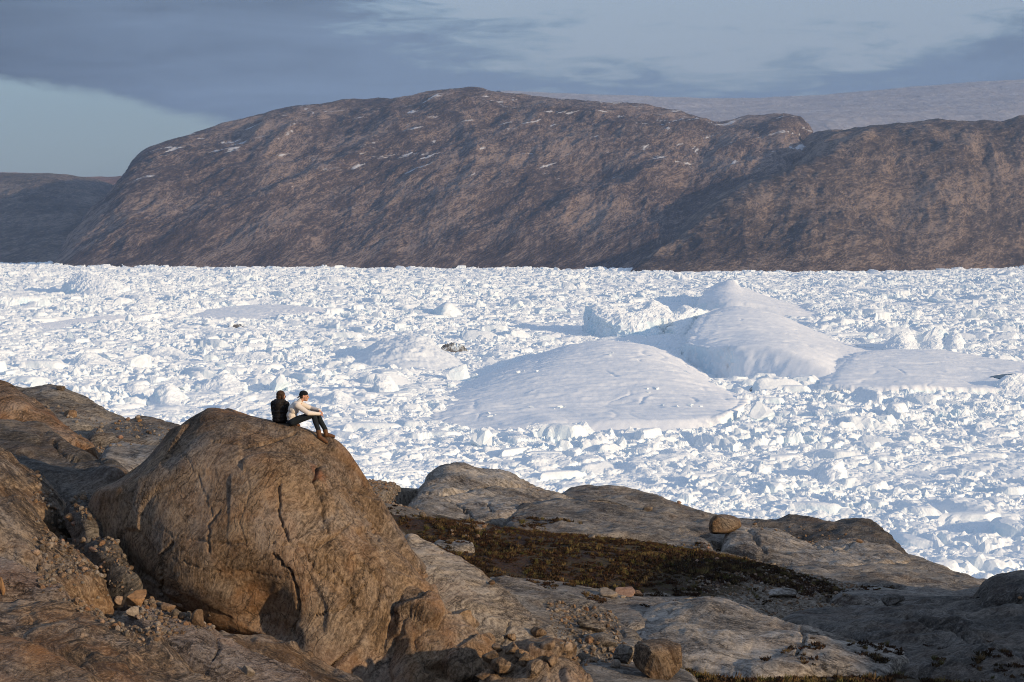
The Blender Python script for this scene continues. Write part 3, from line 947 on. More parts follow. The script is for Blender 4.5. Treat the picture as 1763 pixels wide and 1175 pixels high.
RAFTS = [raft(600 + k) for k in range(7)]
PX, PY, PS, PI = [], [], [], []
NR, NB = len(RAFTS), len(ICE_PROTO) + len(HULLS)
# rafts: scale factor 0.6 near the shore to 1.7 far out
for (n, r0, r1, s0, s1) in [(4200, 560, 1250, 0.8, 1.7), (5500, 1150, 2400, 1.1, 2.6), (7000, 2300, 5700, 1.6, 4.0), (420, 600, 1400, 2.0, 3.4), (700, 1300, 2800, 2.6, 4.6)]:
    x, y = sample(n, r0, r1, rs)
    k = free(x, y, 1)
    x, y = x[k], y[k]
    p = np.stack([x, y, 0 * x], -1)
    pile = np.clip(0.8 + 1.0 * fbm(p / 130.0 + 2, 3) + 0.9 * fbm(p / 320.0 + 31, 2), 0.22, 1.7)
    s = rs.uniform(s0, s1, len(x))
    PX.append(x); PY.append(y); PS.append(np.stack([s, s * rs.uniform(0.7, 1.1, len(x)), np.minimum(0.5 + 0.62 * s, 2.6) * pile * rs.uniform(0.7, 1.15, len(x))], 1)); PI.append(rs.randint(0, NR, len(x)))
for (n, r0, r1, smin, smax) in [(15000, 560, 1250, 0.5, 1.9), (2200, 560, 1300, 1.8, 4.0), (12000, 1200, 2600, 1.0, 2.8), (3500, 1200, 2600, 2.5, 5.5),
                                (9000, 2500, 5600, 1.8, 4.5), (4000, 2500, 5600, 4.0, 8.5)]:
    x, y = sample(n, r0, r1, rs)
    p = np.stack([x, y, 0 * x], -1)
    pile = np.clip(0.35 + 1.5 * fbm(p / 110.0 + 2, 3) + 0.25 * ridged(p / 55.0, 2), 0.05, 1.3)
    keep = free(x, y) & (rs.uniform(0, 1, n) < pile)
    x, y, pile = x[keep], y[keep], pile[keep]
    s = (smin * (smax / smin) ** (rs.uniform(0, 1, len(x)) ** 1.7)) * (0.7 + 0.45 * pile)
    PX.append(x); PY.append(y)
    PS.append(np.stack([s * rs.uniform(0.8, 1.7, len(x)), s * rs.uniform(0.6, 1.2, len(x)), s * rs.uniform(0.5, 1.15, len(x))], 1))
    PI.append(NR + rs.randint(0, NB, len(x)))
for (n, r0, r1, smin, smax) in [(160, 600, 1300, 4, 11), (420, 1200, 2600, 5, 17), (600, 2500, 5500, 8, 28)]:
    x, y = sample(n, r0, r1, rs)
    k = free(x, y)
    x, y = x[k], y[k]
    s = smin * (smax / smin) ** (rs.uniform(0, 1, len(x)) ** 1.5)
    PX.append(x); PY.append(y)
    PS.append(np.stack([s * rs.uniform(0.9, 1.7, len(x)), s * rs.uniform(0.8, 1.2, len(x)), s * rs.uniform(0.5, 1.1, len(x))], 1))
    PI.append(NR + NB + rs.randint(0, len(PANS), len(x)))
x, y, s, ix = np.concatenate(PX), np.concatenate(PY), np.concatenate(PS), np.concatenate(PI)
zz = ice_z(x, y) + np.where(ix < NR, 0.2, s[:, 2] * rs.uniform(-0.35, 0.1, len(x)))
gn_scatter('brash_ice', np.stack([x, y, zz], -1), s, rs.uniform(0, 6.28, len(x)), ix,
           RAFTS + ICE_PROTO + HULLS + PANS, None, 'crushed white brash ice filling the whole fjord', tilt=np.where(ix < NR, 0.015, np.where(ix < NR + NB, 0.5, 0.16)))
# ------------------------------------------------------------------ rock materials
def rock_mat(name, dark, mid, light, stain=None, aniso=0.9, rust=(0.20, 0.085, 0.03), rust_amt=0.5, rot=(0.5, 0.35, 0.3), band=1.0, lichen=0.5, contrast=1.0, bump=0.5, scale=1.0, fold=0.6):
    dark, mid, light = tuple(0.58 * x for x in dark), tuple(0.74 * x for x in mid), tuple(0.90 * x for x in light)
    m, nt, bs = newmat(name)
    tc = N(nt, 'ShaderNodeNewGeometry').outputs['Position']
    tc = N(nt, 'ShaderNodeVectorMath', {0: tc, 1: (0.0, -40.0, -140.0)}, operation='ADD').outputs[0]
    c0 = N(nt, 'ShaderNodeMapping', {0: tc, 3: (scale, scale, scale)}).outputs[0]
    wc = N(nt, 'ShaderNodeTexNoise', {'Vector': c0, 'Scale': 0.45, 'Detail': 3, 'Roughness': 0.5}).outputs[1]
    wv = N(nt, 'ShaderNodeVectorMath', {0: N(nt, 'ShaderNodeVectorMath', {0: wc, 1: (0.5, 0.5, 0.5)}, operation='SUBTRACT').outputs[0], 3: 2.4 * fold}, operation='SCALE').outputs[0]
    cw = N(nt, 'ShaderNodeVectorMath', {0: c0, 1: wv}, operation='ADD').outputs[0]
    st = turned(nt, cw, rot, (aniso, aniso, 5.0))
    b1 = noise(nt, st, 0.8 * band, 7, 0.66)
    b2 = noise(nt, st, 3.4 * band, 6, 0.62)
    g = noise(nt, c0, 15.0, 8, 0.78)
    big = noise(nt, c0, 0.35, 4, 0.55)
    k = M(nt, 'ADD', M(nt, 'MULTIPLY', b1, 0.28), M(nt, 'ADD', M(nt, 'MULTIPLY', b2, 0.30), M(nt, 'MULTIPLY', g, 0.42)))
    k2 = M(nt, 'ADD', k, M(nt, 'MULTIPLY', M(nt, 'SUBTRACT', big, 0.5), 0.28))
    w = 0.088 / contrast
    col = RAMP(nt, k2, [(0.5 - w, dark), (0.5 - 0.15 * w, mid), (0.5 + 0.75 * w, light), (0.5 + 1.7 * w, tuple(1.3 * x for x in light))])
    rn = noise(nt, cw, 0.55, 5, 0.6, 0.5)
    rm = M(nt, 'MULTIPLY', RAMP(nt, rn, [(0.48, 0.0), (0.66, 1.0)]), rust_amt)
    col = MIX(nt, rm, col, MIX(nt, 0.65, col, rust))
    for (sx, sy, sz, sr) in stain or ():
        dst = N(nt, 'ShaderNodeVectorMath', {0: N(nt, 'ShaderNodeVectorMath', {0: tc, 1: (sx, sy - 40.0, sz - 140.0)}, operation='SUBTRACT').outputs[0], 1: (1.0, 1.0, 0.45)}, operation='MULTIPLY').outputs[0]
        dl = N(nt, 'ShaderNodeVectorMath', {0: dst}, operation='LENGTH').outputs['Value']
        dl = M(nt, 'ADD', dl, M(nt, 'MULTIPLY', M(nt, 'SUBTRACT', g, 0.5), 0.5 * sr))
        col = MIX(nt, N(nt, 'ShaderNodeMapRange', {0: dl, 1: sr, 2: 0.35 * sr, 3: 0.0, 4: 0.6}).outputs[0], col, (0.27, 0.085, 0.028))
    hs_ = N(nt, 'ShaderNodeHueSaturation', {'Saturation': 0.45, 'Value': 1.05, 'Color': col}).outputs[0]
    col = MIX(nt, M(nt, 'MULTIPLY', RAMP(nt, noise(nt, cw, 0.8, 4, 0.6), [(0.46, 0.0), (0.62, 1.0)]), 0.5), col, hs_)
    ln = noise(nt, c0, 5.5, 7, 0.72, 0.4)
    lb = noise(nt, c0, 0.7, 3, 0.5)
    lm = M(nt, 'MULTIPLY', M(nt, 'MULTIPLY', RAMP(nt, ln, [(0.55, 0.0), (0.62, 1.0)]), RAMP(nt, lb, [(0.40, 0.15), (0.62, 1.0)])), lichen)
    col = MIX(nt, lm, col, (0.028, 0.024, 0.020))
    nt.links.new(col, bs.inputs['Base Color'])
    vc = N(nt, 'ShaderNodeTexVoronoi', {'Vector': N(nt, 'ShaderNodeVectorMath', {0: st, 1: N(nt, 'ShaderNodeVectorMath', {0: N(nt, 'ShaderNodeTexNoise', {'Vector': c0, 'Scale': 3.0, 'Detail': 5, 'Roughness': 0.7}).outputs[1], 3: 0.9}, operation='SCALE').outputs[0]}, operation='ADD').outputs[0], 'Scale': 0.75}, feature='DISTANCE_TO_EDGE').outputs['Distance']
    ck = M(nt, 'MULTIPLY', RAMP(nt, vc, [(0.0, 1.0), (0.016, 0.55), (0.035, 0.0)]), RAMP(nt, noise(nt, c0, 1.3, 3, 0.5), [(0.42, 0.0), (0.56, 1.0)]))
    col = MIX(nt, M(nt, 'MULTIPLY', ck, 0.75), col, (0.022, 0.016, 0.012))
    nt.links.new(col, bs.inputs['Base Color'])
    hgt = M(nt, 'ADD', M(nt, 'MULTIPLY', b1, 0.28), M(nt, 'ADD', M(nt, 'MULTIPLY', b2, 0.40), M(nt, 'MULTIPLY', g, 0.42)))
    hgt = M(nt, 'SUBTRACT', hgt, M(nt, 'MULTIPLY', ck, 0.5))
    bp = N(nt, 'ShaderNodeBump', {'Strength': bump, 'Distance': 0.24 / scale, 'Height': hgt})
    nt.links.new(bp.outputs[0], bs.inputs['Normal'])
    bs.inputs['Roughness'].default_value = 0.82
    return m


BROWN = rock_mat('brown_gneiss', (0.040, 0.028, 0.019), (0.165, 0.110, 0.068), (0.30, 0.212, 0.138), rust=(0.27, 0.120, 0.044), aniso=1.8, contrast=0.85, rust_amt=0.55, rot=(0.35, 1.15, 0.2), band=1.15,
                 stain=[(*unproj([(543, 832, 43.6)])[0], 0.26), (*unproj([(556, 868, 43.5)])[0], 0.22)])
BROWN2 = rock_mat('layered_gneiss', (0.040, 0.030, 0.022), (0.140, 0.100, 0.067), (0.29, 0.213, 0.143), rust=(0.26, 0.13, 0.05), rust_amt=0.5, rot=(0.35, -0.75, 0.0), contrast=1.15)
GREY = rock_mat('grey_gneiss', (0.046, 0.040, 0.035), (0.160, 0.138, 0.115), (0.29, 0.255, 0.215), rust_amt=0.18, rot=(0.5, 0.35, 0.3), lichen=0.3)
GREY2 = rock_mat('pale_gneiss', (0.075, 0.064, 0.053), (0.25, 0.214, 0.176), (0.42, 0.366, 0.305), rust_amt=0.15, rot=(0.2, -0.4, 0.6), lichen=0.2, scale=0.8)
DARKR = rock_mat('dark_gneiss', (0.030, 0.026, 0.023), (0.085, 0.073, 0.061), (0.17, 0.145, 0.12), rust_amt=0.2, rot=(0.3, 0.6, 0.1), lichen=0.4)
PINK = rock_mat('pink_pegmatite', (0.09, 0.064, 0.050), (0.235, 0.178, 0.142), (0.37, 0.295, 0.245), rust=(0.28, 0.15, 0.09), rust_amt=0.45, rot=(0.1, 0.1, 0.1), band=2.0, lichen=0.3, bump=0.8)
RUSTY = rock_mat('rusty_gneiss', (0.045, 0.030, 0.020), (0.145, 0.092, 0.056), (0.27, 0.175, 0.108), rust=(0.27, 0.115, 0.045), rust_amt=0.6, rot=(0.9, 0.9, 0.3))

# ------------------------------------------------------------------ bedrock and boulders, lofted from surveyed section lines
def seg_dist(x, y, line):
    best = np.full(x.shape, 1e9)
    for (x0, y0), (x1, y1) in zip(line[:-1], line[1:]):
        dx_, dy_ = x1 - x0, y1 - y0
        t = np.clip(((x - x0) * dx_ + (y - y0) * dy_) / (dx_ * dx_ + dy_ * dy_ + 1e-9), 0, 1)
        best = np.minimum(best, np.hypot(x - x0 - t * dx_, y - y0 - t * dy_))
    return best


def rotm(rx, ry, rz):
    return np.array(Matrix.Rotation(rx, 3, 'X') @ Matrix.Rotation(ry, 3, 'Y') @ Matrix.Rotation(rz, 3, 'Z'))


ROCKN = [0]
FOOT_PTS, ROCK_TOP = [], []


def rock(label, rows, nu, nv, mat, back=((0.7, -0.15), (2.2, -1.2), (4.0, -4.0)), front=((-0.25, -0.8),), side=(0.8, 0.8),
         amp=(0.16, 0.05, 0.03), fol=(0.5, 0.35, 0.3), blocky=0.03, cracks=(), seed=None, name='rock_outcrop', cat='rock', cell=1.2, group=None, size=1.0, groove=0.5, step=0.8):
    ROCKN[0] += 1
    seed = seed if seed is not None else ROCKN[0] * 3.7
    W = [unproj(r_) for r_ in rows]          # first row = foot, last row = skyline of the rock
    FOOT_PTS.append(resample(W[0], 7) - np.array([0, 0, 0.15]))
    FOOT_PTS.append(resample(W[-1], 6) - np.array([0, 0, 0.9 * size + 0.2]))
    for (by, bz) in front:
        b = W[0].copy(); b[:, 1] += by * size; b[:, 2] += bz * size
        W.insert(0, b)
    top = W[-1].copy()
    for (by, bz) in back:
        b = top.copy(); b[:, 1] += by * size; b[:, 2] += bz * size
        W.append(b)
    out = []
    for p in W:
        pts = [p]
        if side[0]:
            e = p[0] + np.array([-0.45 * side[0], 0.25 * side[0], -side[0]]); pts.insert(0, e[None])
        if side[1]:
            e = p[-1] + np.array([0.45 * side[1], 0.25 * side[1], -side[1]]); pts.append(e[None])
        out.append(np.vstack(pts))
    P, tt = loft(out, nu, nv, True)
    n = gnormals(P)
    if (n[..., 2] - n[..., 1]).mean() < 0:
        n = -n
    R = rotm(*fol)
    q = (P - np.array([0, 40., 140.])) @ R.T
    q = q + 0.5 * np.stack([pn(P / 2.2 + 3), pn(P / 2.2 + 33), pn(P / 2.2 + 63)], -1)
    d = amp[0] * fbm(P / (1.9 * size) + seed, 3) + amp[1] * ridged(q / np.array([1.8, 1.8, 0.33]) + seed, 3, 0.55) * 0.55 + 0.6 * amp[2] * fbm(q / np.array([0.4, 0.4, 0.12]) + seed, 3, 0.6)
    if blocky:
        flat = P.reshape(-1, 3)
        f2 = (flat + 0.25 * cell * np.stack([pn(flat / cell), pn(flat / cell + 20), pn(flat / cell + 40)], -1)) * (np.array([1.0, 1.0, 1.25]) / cell) + seed
        base_ = np.floor(f2).astype(np.int64)
        D = np.full(len(flat), 1e9); D2 = D.copy(); hh = np.zeros(len(flat), np.int64); dv = np.zeros((len(flat), 3))
        for ox in (-1, 0, 1):
            for oy in (-1, 0, 1):
                for oz in (-1, 0, 1):
                    c_ = base_ + np.array([ox, oy, oz])
                    h_ = _PERM[(_PERM[(_PERM[c_[:, 0] & 1023] + c_[:, 1]) & 1023] + c_[:, 2]) & 1023]
                    e_ = f2 - c_ - 0.5 - 0.9 * _GR[h_] * 0.55
                    dd = (e_ ** 2).sum(1)
                    m_ = dd < D
                    D2 = np.where(m_, D, np.minimum(D2, dd))
                    hh[m_] = h_[m_]; dv[m_] = e_[m_]
                    D = np.where(m_, dd, D)
        gap = np.sqrt(D2) - np.sqrt(D)
        g2 = _GR[(hh * 7 + 3) & 1023]
        blk = step * g2[:, 0] + 1.1 * (dv * g2[:, [1, 2, 0]]).sum(1) - groove * np.exp(-(gap / 0.06) ** 2)
        blk = blk.reshape(P.shape[:2])
        for _ in range(3):      # break edges a few centimetres wide, not stair-stepped
            b2_ = np.pad(blk, 1, mode='edge')
            blk = (b2_[1:-1, 1:-1] * 2 + b2_[:-2, 1:-1] + b2_[2:, 1:-1] + b2_[1:-1, :-2] + b2_[1:-1, 2:]) / 6
        d = d + blocky * blk
    px, py = proj(P)
    for line, w, depth in cracks:
        wob_ = 5.0 * fbm(np.stack([px / 14, py / 14, 0 * px], -1), 3, 0.6)
        dist = seg_dist(px + wob_, py - 0.6 * wob_, line)
        w = 0.62 * w * (1 + 0.5 * pn(np.stack([px / 20, py / 20, 0 * px + 5], -1)))
        d = d - depth * np.exp(-(dist / w) ** 2)
    P = P + n * d[..., None]
    i0, i1 = np.searchsorted(tt, [len(front), len(front) + len(rows) - 1 + 0.6])
    ROCK_TOP.append(P[i0:i1 + 1].reshape(-1, 3))
    o = gridobj(name, P, mat)
    tag(o, label, cat, group)
    return o


# ---- the big boulder with the two people
def _sq(rows):
    return [[(x, y, d if d > 44 else 44 + (d - 44) * 0.68) for x, y, d in r] for r in rows]


boulder = rock('huge brown gneiss boulder that the seated pair rests on', _sq([
    [(300, 1046, 42.6), (330, 1062, 42.4), (370, 1080, 42.2), (410, 1090, 42.0), (450, 1098, 41.8), (485, 1110, 41.2), (510, 1140, 40.6), (545, 1172, 40.2), (590, 1180, 40.6), (630, 1180, 41.0), (655, 1150, 41.6), (670, 1110, 42.4), (690, 1060, 43.0), (715, 1040, 43.4), (750, 1042, 44.0)],
    [(268, 1004, 43.2), (300, 1028, 42.4), (345, 1050, 42.0), (390, 1064, 41.8), (430, 1072, 41.8), (470, 1072, 41.8), (500, 1078, 41.2), (530, 1100, 40.6), (575, 1120, 40.6), (615, 1120, 41.0), (648, 1090, 41.8), (668, 1060, 42.5), (690, 1034, 43.1), (716, 1028, 43.5), (749, 1036, 44.1)],
    [(232, 975, 43.6), (270, 990, 42.4), (320, 1005, 41.6), (370, 1015, 41.2), (420, 1022, 41.4), (460, 1022, 41.5), (500, 1022, 40.9), (540, 1040, 40.7), (585, 1050, 40.9), (625, 1045, 41.5), (655, 1025, 42.2), (682, 1008, 43.0), (710, 1005, 43.6), (735, 1018, 43.9), (747, 1026, 44.2)],
    [(195, 925, 44.0), (240, 935, 42.9), (295, 945, 42.0), (350, 952, 41.4), (400, 955, 41.1), (450, 955, 40.9), (500, 955, 40.9), (545, 962, 41.2), (590, 970, 41.6), (630, 968, 42.2), (662, 962, 43.0), (690, 968, 43.6), (712, 985, 44.0), (733, 1008, 44.2), (745, 1020, 44.4)],
    [(176, 888, 44.3), (225, 885, 43.4), (280, 880, 42.6), (340, 880, 42.1), (400, 878, 41.7), (450, 876, 41.5), (500, 876, 41.6), (540, 884, 42.0), (580, 900, 42.6), (615, 910, 43.2), (648, 922, 43.8), (678, 942, 44.2), (703, 968, 44.4), (727, 997, 44.5), (744, 1016, 44.5)],
    [(163, 858, 44.5), (210, 842, 43.9), (265, 818, 43.4), (315, 798, 43.0), (365, 790, 42.8), (420, 792, 42.5), (470, 798, 42.5), (515, 806, 42.9), (553, 824, 43.4), (587, 852, 43.9), (618, 884, 44.3), (650, 915, 44.6), (682, 948, 44.7), (708, 978, 44.7), (730, 1003, 44.7)],
    [(163, 850, 44.7), (204, 834, 44.3), (256, 803, 44.2), (305, 768, 44.2), (350, 748, 44.1), (405, 748, 43.9), (460, 758, 43.8), (510, 772, 43.9), (548, 792, 44.2), (582, 820, 44.5), (614, 858, 44.8), (650, 902, 44.9), (684, 942, 44.9), (712, 974, 44.8), (735, 1003, 44.7)],
    [(165, 846, 44.9), (202, 829, 44.8), (252, 791, 45.0), (297, 744, 45.3), (337, 713, 45.6), (364, 704, 45.7), (420, 716, 45.4), (500, 736, 45.0), (546, 753, 45.0), (582, 775, 45.1), (613, 808, 45.2), (651, 864, 45.2), (690, 924, 45.1), (722, 969, 45.0), (744, 1008, 44.8)]]),
    520, 420, BROWN, back=((0.5, -0.05), (1.3, -0.35), (2.6, -2.0), (3.6, -5.0)), front=((0.5, -0.25), (1.2, -0.6)), side=(0.5, 0.3), amp=(0.09, 0.005, 0.010), fol=(0.35, 1.15, 0.2), blocky=0.10, cell=1.8, groove=0.04, step=0.35,
    cracks=[([(300, 760), (330, 800), (352, 850), (372, 900)], 1.6, 0.035), ([(210, 860), (255, 900), (300, 925), (350, 930)], 1.6, 0.035), ([(420, 800), (430, 850), (415, 900), (425, 940)], 1.5, 0.03), ([(520, 770), (560, 800), (600, 860), (640, 930), (660, 960)], 1.6, 0.05), ([(560, 960), (600, 1010), (610, 1060)], 2.2, 0.12), ([(300, 960), (360, 985), (430, 985), (500, 1000)], 1.6, 0.04), ([(548, 803), (540, 830), (548, 855), (556, 880), (562, 920)], 3.2, 0.22), ([(482, 835), (480, 880), (490, 915), (498, 935)], 2.2, 0.12),
            ([(280, 1010), (275, 960), (300, 935)], 3.0, 0.10), ([(470, 935), (540, 945), (575, 925), (600, 905)], 2.2, 0.09), ([(520, 945), (545, 985), (575, 1005)], 2.4, 0.10),
            ([(365, 760), (420, 770), (465, 765), (510, 748)], 2.6, 0.07), ([(508, 1090), (512, 1030), (500, 985), (470, 955)], 3.0, 0.13), ([(655, 1020), (640, 1060), (615, 1110), (570, 1150)], 4.0, 0.2),
            ([(600, 960), (640, 990), (668, 1035)], 2.2, 0.1), ([(380, 880), (360, 905), (362, 950)], 2.2, 0.07), ([(590, 830), (612, 870), (640, 905), (668, 950)], 2.0, 0.09), ([(330, 930), (400, 938), (440, 930)], 2.0, 0.06),
            ([(545, 1060), (590, 1050), (625, 1010)], 2.5, 0.11)],
    seed=2.0, name='boulder', cat='boulder')

# ---- left side
rock('rounded brown knob with rusty streak at far left', [
    [(-60, 745, 61), (0, 740, 61), (45, 740, 61), (75, 745, 61), (105, 757, 61.5), (155, 770, 62)],
    [(-60, 705, 61.5), (0, 706, 61.5), (40, 712, 61.5), (70, 725, 61.8), (102, 745, 62), (153, 767, 62.2)],
    [(-60, 672, 63), (-20, 664, 63), (0, 665, 63), (15, 670, 63), (34, 681, 63), (54, 696, 63), (74, 712, 62.8), (90, 727, 62.6), (108, 741, 62.5), (150, 765, 62.4)]],
    150, 110, RUSTY, amp=(0.22, 0.05, 0.03), fol=(0.9, 0.9, 0.3), blocky=0.055, cell=0.9)
rock('layered grey-brown skyline slab at upper left carrying a lone stone', [
    [(10, 735, 69), (60, 735, 69), (110, 738, 70), (160, 735, 71), (205, 738, 73), (222, 735, 74)],
    [(15, 700, 72), (60, 702, 72), (110, 705, 73), (155, 712, 74), (195, 724, 75), (218, 730, 75.5)],
    [(20, 672, 76), (45, 671, 76), (80, 671, 76), (108, 673, 76), (128, 681, 76), (165, 698, 76), (195, 714, 76), (214, 726, 76)]],
    200, 110, GREY, amp=(0.3, 0.10, 0.04), fol=(0.2, -0.25, 0.), blocky=0.05, cell=2.0)
rock('low grey slab on the skyline between left slope and boulder', [
    [(200, 757, 72), (235, 760, 72), (280, 760, 72), (320, 762, 73)], [(205, 738, 75), (238, 735, 75), (280, 740, 75), (316, 748, 75)], [(208, 730, 79), (236, 718, 79), (262, 719.5, 79), (290, 730, 79), (312, 742, 79)]],
    110, 60, GREY, amp=(0.2, 0.05, 0.03), fol=(0.2, 0.2, 0.), blocky=0.055, cell=0.9)
rock('smooth grey slab with dark left end and pale diagonal vein', [
    [(160, 752, 65), (200, 760, 65), (245, 764, 65), (300, 764, 65)], [(157, 745, 66), (195, 745, 66), (245, 745, 67), (300, 750, 67)], [(160, 739, 67.5), (190, 734, 68.5), (240, 733, 69.5), (300, 740, 69.5)]],
    110, 60, GREY, amp=(0.15, 0.05, 0.02), fol=(0.1, 0.4, 0.), blocky=0.055, cell=0.9)
rock('pale flat slab in the hollow left of the boulder', [
    [(178, 805, 56), (215, 812, 56), (255, 806, 57), (300, 800, 58)], [(178, 786, 58), (215, 785, 58.5), (255, 782, 59), (300, 780, 60)], [(185, 773, 61), (215, 768, 62), (255, 768, 62), (300, 768, 63)]],
    100, 60, GREY2, amp=(0.15, 0.05, 0.02))
rock('dark grey whaleback in the shade left of the boulder', [
    [(-60, 800, 50), (0, 800, 50), (60, 838, 49), (105, 862, 48.6), (150, 862, 48.8), (205, 822, 50)],
    [(-60, 765, 51.5), (0, 768, 51.5), (60, 790, 51), (105, 815, 50.5), (150, 822, 50.5), (203, 812, 50.8)],
    [(-60, 738, 54), (0, 736, 54), (35, 737, 54), (62, 740, 54), (78, 752, 53.6), (102, 763, 53), (140, 785, 52.4), (170, 796, 52), (203, 806, 51.5)]],
    200, 130, DARKR, amp=(0.28, 0.06, 0.03), fol=(0.2, -0.5, 0.3), blocky=0.055, cell=0.9, cracks=[([(90, 762), (120, 785), (150, 800), (180, 803)], 3.0, 0.15)])
rock('layered tan outcrop at the left edge above the gravel', [
    [(-60, 905, 44.5), (0, 902, 44.5), (45, 895, 44.8), (80, 890, 45.3), (96, 886, 45.8)],
    [(-60, 845, 45.2), (0, 842, 45.2), (35, 846, 45.5), (66, 860, 45.8), (92, 874, 46)],
    [(-60, 772, 47), (0, 781, 47), (22, 796, 47), (45, 814, 46.8), (65, 836, 46.6), (79, 853, 46.4), (92, 868, 46.2)]],
    150, 140, BROWN2, amp=(0.16, 0.10, 0.035), fol=(0.35, -0.75, 0.), blocky=0.05, cell=0.9)
rock('long tan layered slab on the left with a crack across it', [
    [(-60, 950, 40.9), (0, 955, 40.8), (40, 975, 40.6), (65, 992, 40.5), (85, 1008, 40.3), (118, 1014, 40.4), (150, 1004, 40.9), (158, 998, 41.2)],
    [(-60, 905, 41.5), (0, 908, 41.5), (35, 920, 41.4), (65, 950, 41.2), (100, 975, 41.2), (130, 985, 41.3), (156, 992, 41.5)],
    [(-60, 862, 43), (0, 865, 43), (27, 869, 43), (51, 897, 42.7), (78, 928, 42.4), (115, 952, 42.2), (142, 972, 42), (157, 986, 41.8)]],
    190, 120, BROWN2, amp=(0.12, 0.07, 0.03), fol=(0.5, -0.6, 0.), blocky=0.055, cell=0.9, cracks=[([(80, 930), (76, 955), (66, 975), (62, 990)], 2.0, 0.10)])
rock('crumbly pink granite patch at the left edge', [
    [(-40, 1012, 39.2), (0, 1010, 39.2), (40, 1020, 39.2), (70, 1030, 39.1), (104, 1026, 39.3)], [(-40, 985, 39.8), (0, 985, 39.8), (40, 998, 39.7), (75, 1012, 39.6), (103, 1020, 39.6)],
    [(-40, 955, 40.6), (0, 962, 40.6), (30, 975, 40.4), (60, 993, 40.2), (85, 1008, 40), (103, 1016, 39.8)]],
    110, 70, PINK, amp=(0.1, 0.05, 0.04), blocky=0.03, cell=0.4)
rock('dark swirl-banded rock at lower left', [
    [(-40, 1130, 34.8), (30, 1135, 34.9), (90, 1160, 34.4), (150, 1200, 33.8), (250, 1215, 34.2), (340, 1215, 34.8), (390, 1210, 35.4)],
    [(-40, 1085, 36), (25, 1085, 36), (80, 1100, 35.6), (150, 1130, 35.2), (230, 1150, 35.4), (310, 1170, 35.8), (378, 1190, 36)],
    [(-40, 1050, 37.6), (10, 1044, 37.6), (32, 1038, 37.6), (80, 1046, 37.5), (132, 1052, 37.5), (170, 1070, 37.2), (205, 1092, 37), (262, 1112, 36.8), (330, 1150, 36.6), (372, 1178, 36.4)]],
    260, 150, rock_mat('swirl_gneiss', (0.045, 0.034, 0.024), (0.155, 0.105, 0.066), (0.30, 0.21, 0.135), rust=(0.30, 0.135, 0.05), rust_amt=0.5, rot=(0.1, 0.9, 0.2), contrast=1.2, fold=1.6),
    amp=(0.18, 0.05, 0.03), fol=(0.1, 0.9, 0.2), blocky=0.055, cell=0.9)
rock('pale pink granite rib running towards the boulder foot', [
    [(225, 1068, 38), (262, 1095, 37.2), (310, 1118, 36.9), (350, 1142, 36.6), (385, 1165, 36.3), (430, 1195, 36), (500, 1210, 36)],
    [(228, 1056, 38.4), (268, 1072, 37.8), (315, 1092, 37.5), (358, 1115, 37.2), (395, 1138, 37), (450, 1162, 36.8), (520, 1190, 36.8)],
    [(232, 1050, 38.8), (270, 1051, 38.6), (312, 1066, 38.4), (350, 1086, 38.2), (379, 1105, 38), (430, 1130, 37.8), (500, 1156, 37.6), (532, 1178, 37.5)]],
    210, 90, PINK, amp=(0.12, 0.04, 0.035), blocky=0.03, cell=0.6, cracks=[([(375, 1098), (378, 1118), (366, 1140)], 2.2, 0.12)])
rock('rounded brown hump in the lower left corner', [
    [(-40, 1180, 32.6), (60, 1210, 32.2), (160, 1220, 32.4)], [(-40, 1140, 33.3), (50, 1155, 33.1), (158, 1200, 33)], [(-40, 1108, 34.2), (0, 1107, 34.2), (42, 1116, 34), (82, 1140, 33.8), (132, 1162, 33.6), (158, 1180, 33.4)]],
    120, 70, BROWN, amp=(0.12, 0.05, 0.03))
rock('dark foliated ledge under the boulder overhang', [
    [(375, 1125, 38.6), (430, 1150, 38.4), (500, 1185, 38), (560, 1200, 38.2), (640, 1200, 39)], [(378, 1110, 39.4), (430, 1125, 39.2), (490, 1150, 39), (550, 1172, 39), (630, 1185, 39.6)],
    [(372, 1097, 40.6), (420, 1103, 40.6), (480, 1112, 40.4), (515, 1130, 40.2), (560, 1160, 40.1), (620, 1178, 40.2)]],
    150, 70, BROWN2, amp=(0.10, 0.09, 0.05), fol=(0.2, 0.3, 0.), blocky=0.06, cell=0.5)
rock('angular slab wedged left of the dark boulder crack', [
    [(135, 912, 44.2), (152, 932, 43.8), (168, 925, 44.0), (178, 912, 44.3)], [(124, 886, 44.6), (145, 892, 44.1), (164, 898, 44.2), (176, 898, 44.5)],
    [(118, 862, 45.4), (134, 855, 45.5), (150, 852, 45.5), (164, 868, 45.1), (176, 888, 44.8)]],
    70, 60, DARKR, amp=(0.06, 0.03, 0.02), blocky=0.04, cell=0.7, side=(0.3, 0.25), back=((0.3, -0.2), (0.9, -1.2)))
rock('dark broken slab below the boulder crack', [
    [(168, 962, 43), (190, 984, 42.6), (215, 995, 42.4), (232, 1000, 42.4)], [(160, 944, 43.4), (185, 955, 43), (208, 968, 42.8), (226, 985, 42.7)],
    [(159, 933, 43.9), (176, 928, 43.9), (194, 930, 43.7), (210, 950, 43.3), (222, 970, 43)]],
    70, 50, DARKR, amp=(0.06, 0.03, 0.02), blocky=0.05, cell=0.6, side=(0.3, 0.25), back=((0.3, -0.2), (0.9, -1.2)))

# ---- right of the boulder
def _back(rows):
    return [[(x, y, d + 0.9) for x, y, d in r] for r in _sq(rows)]


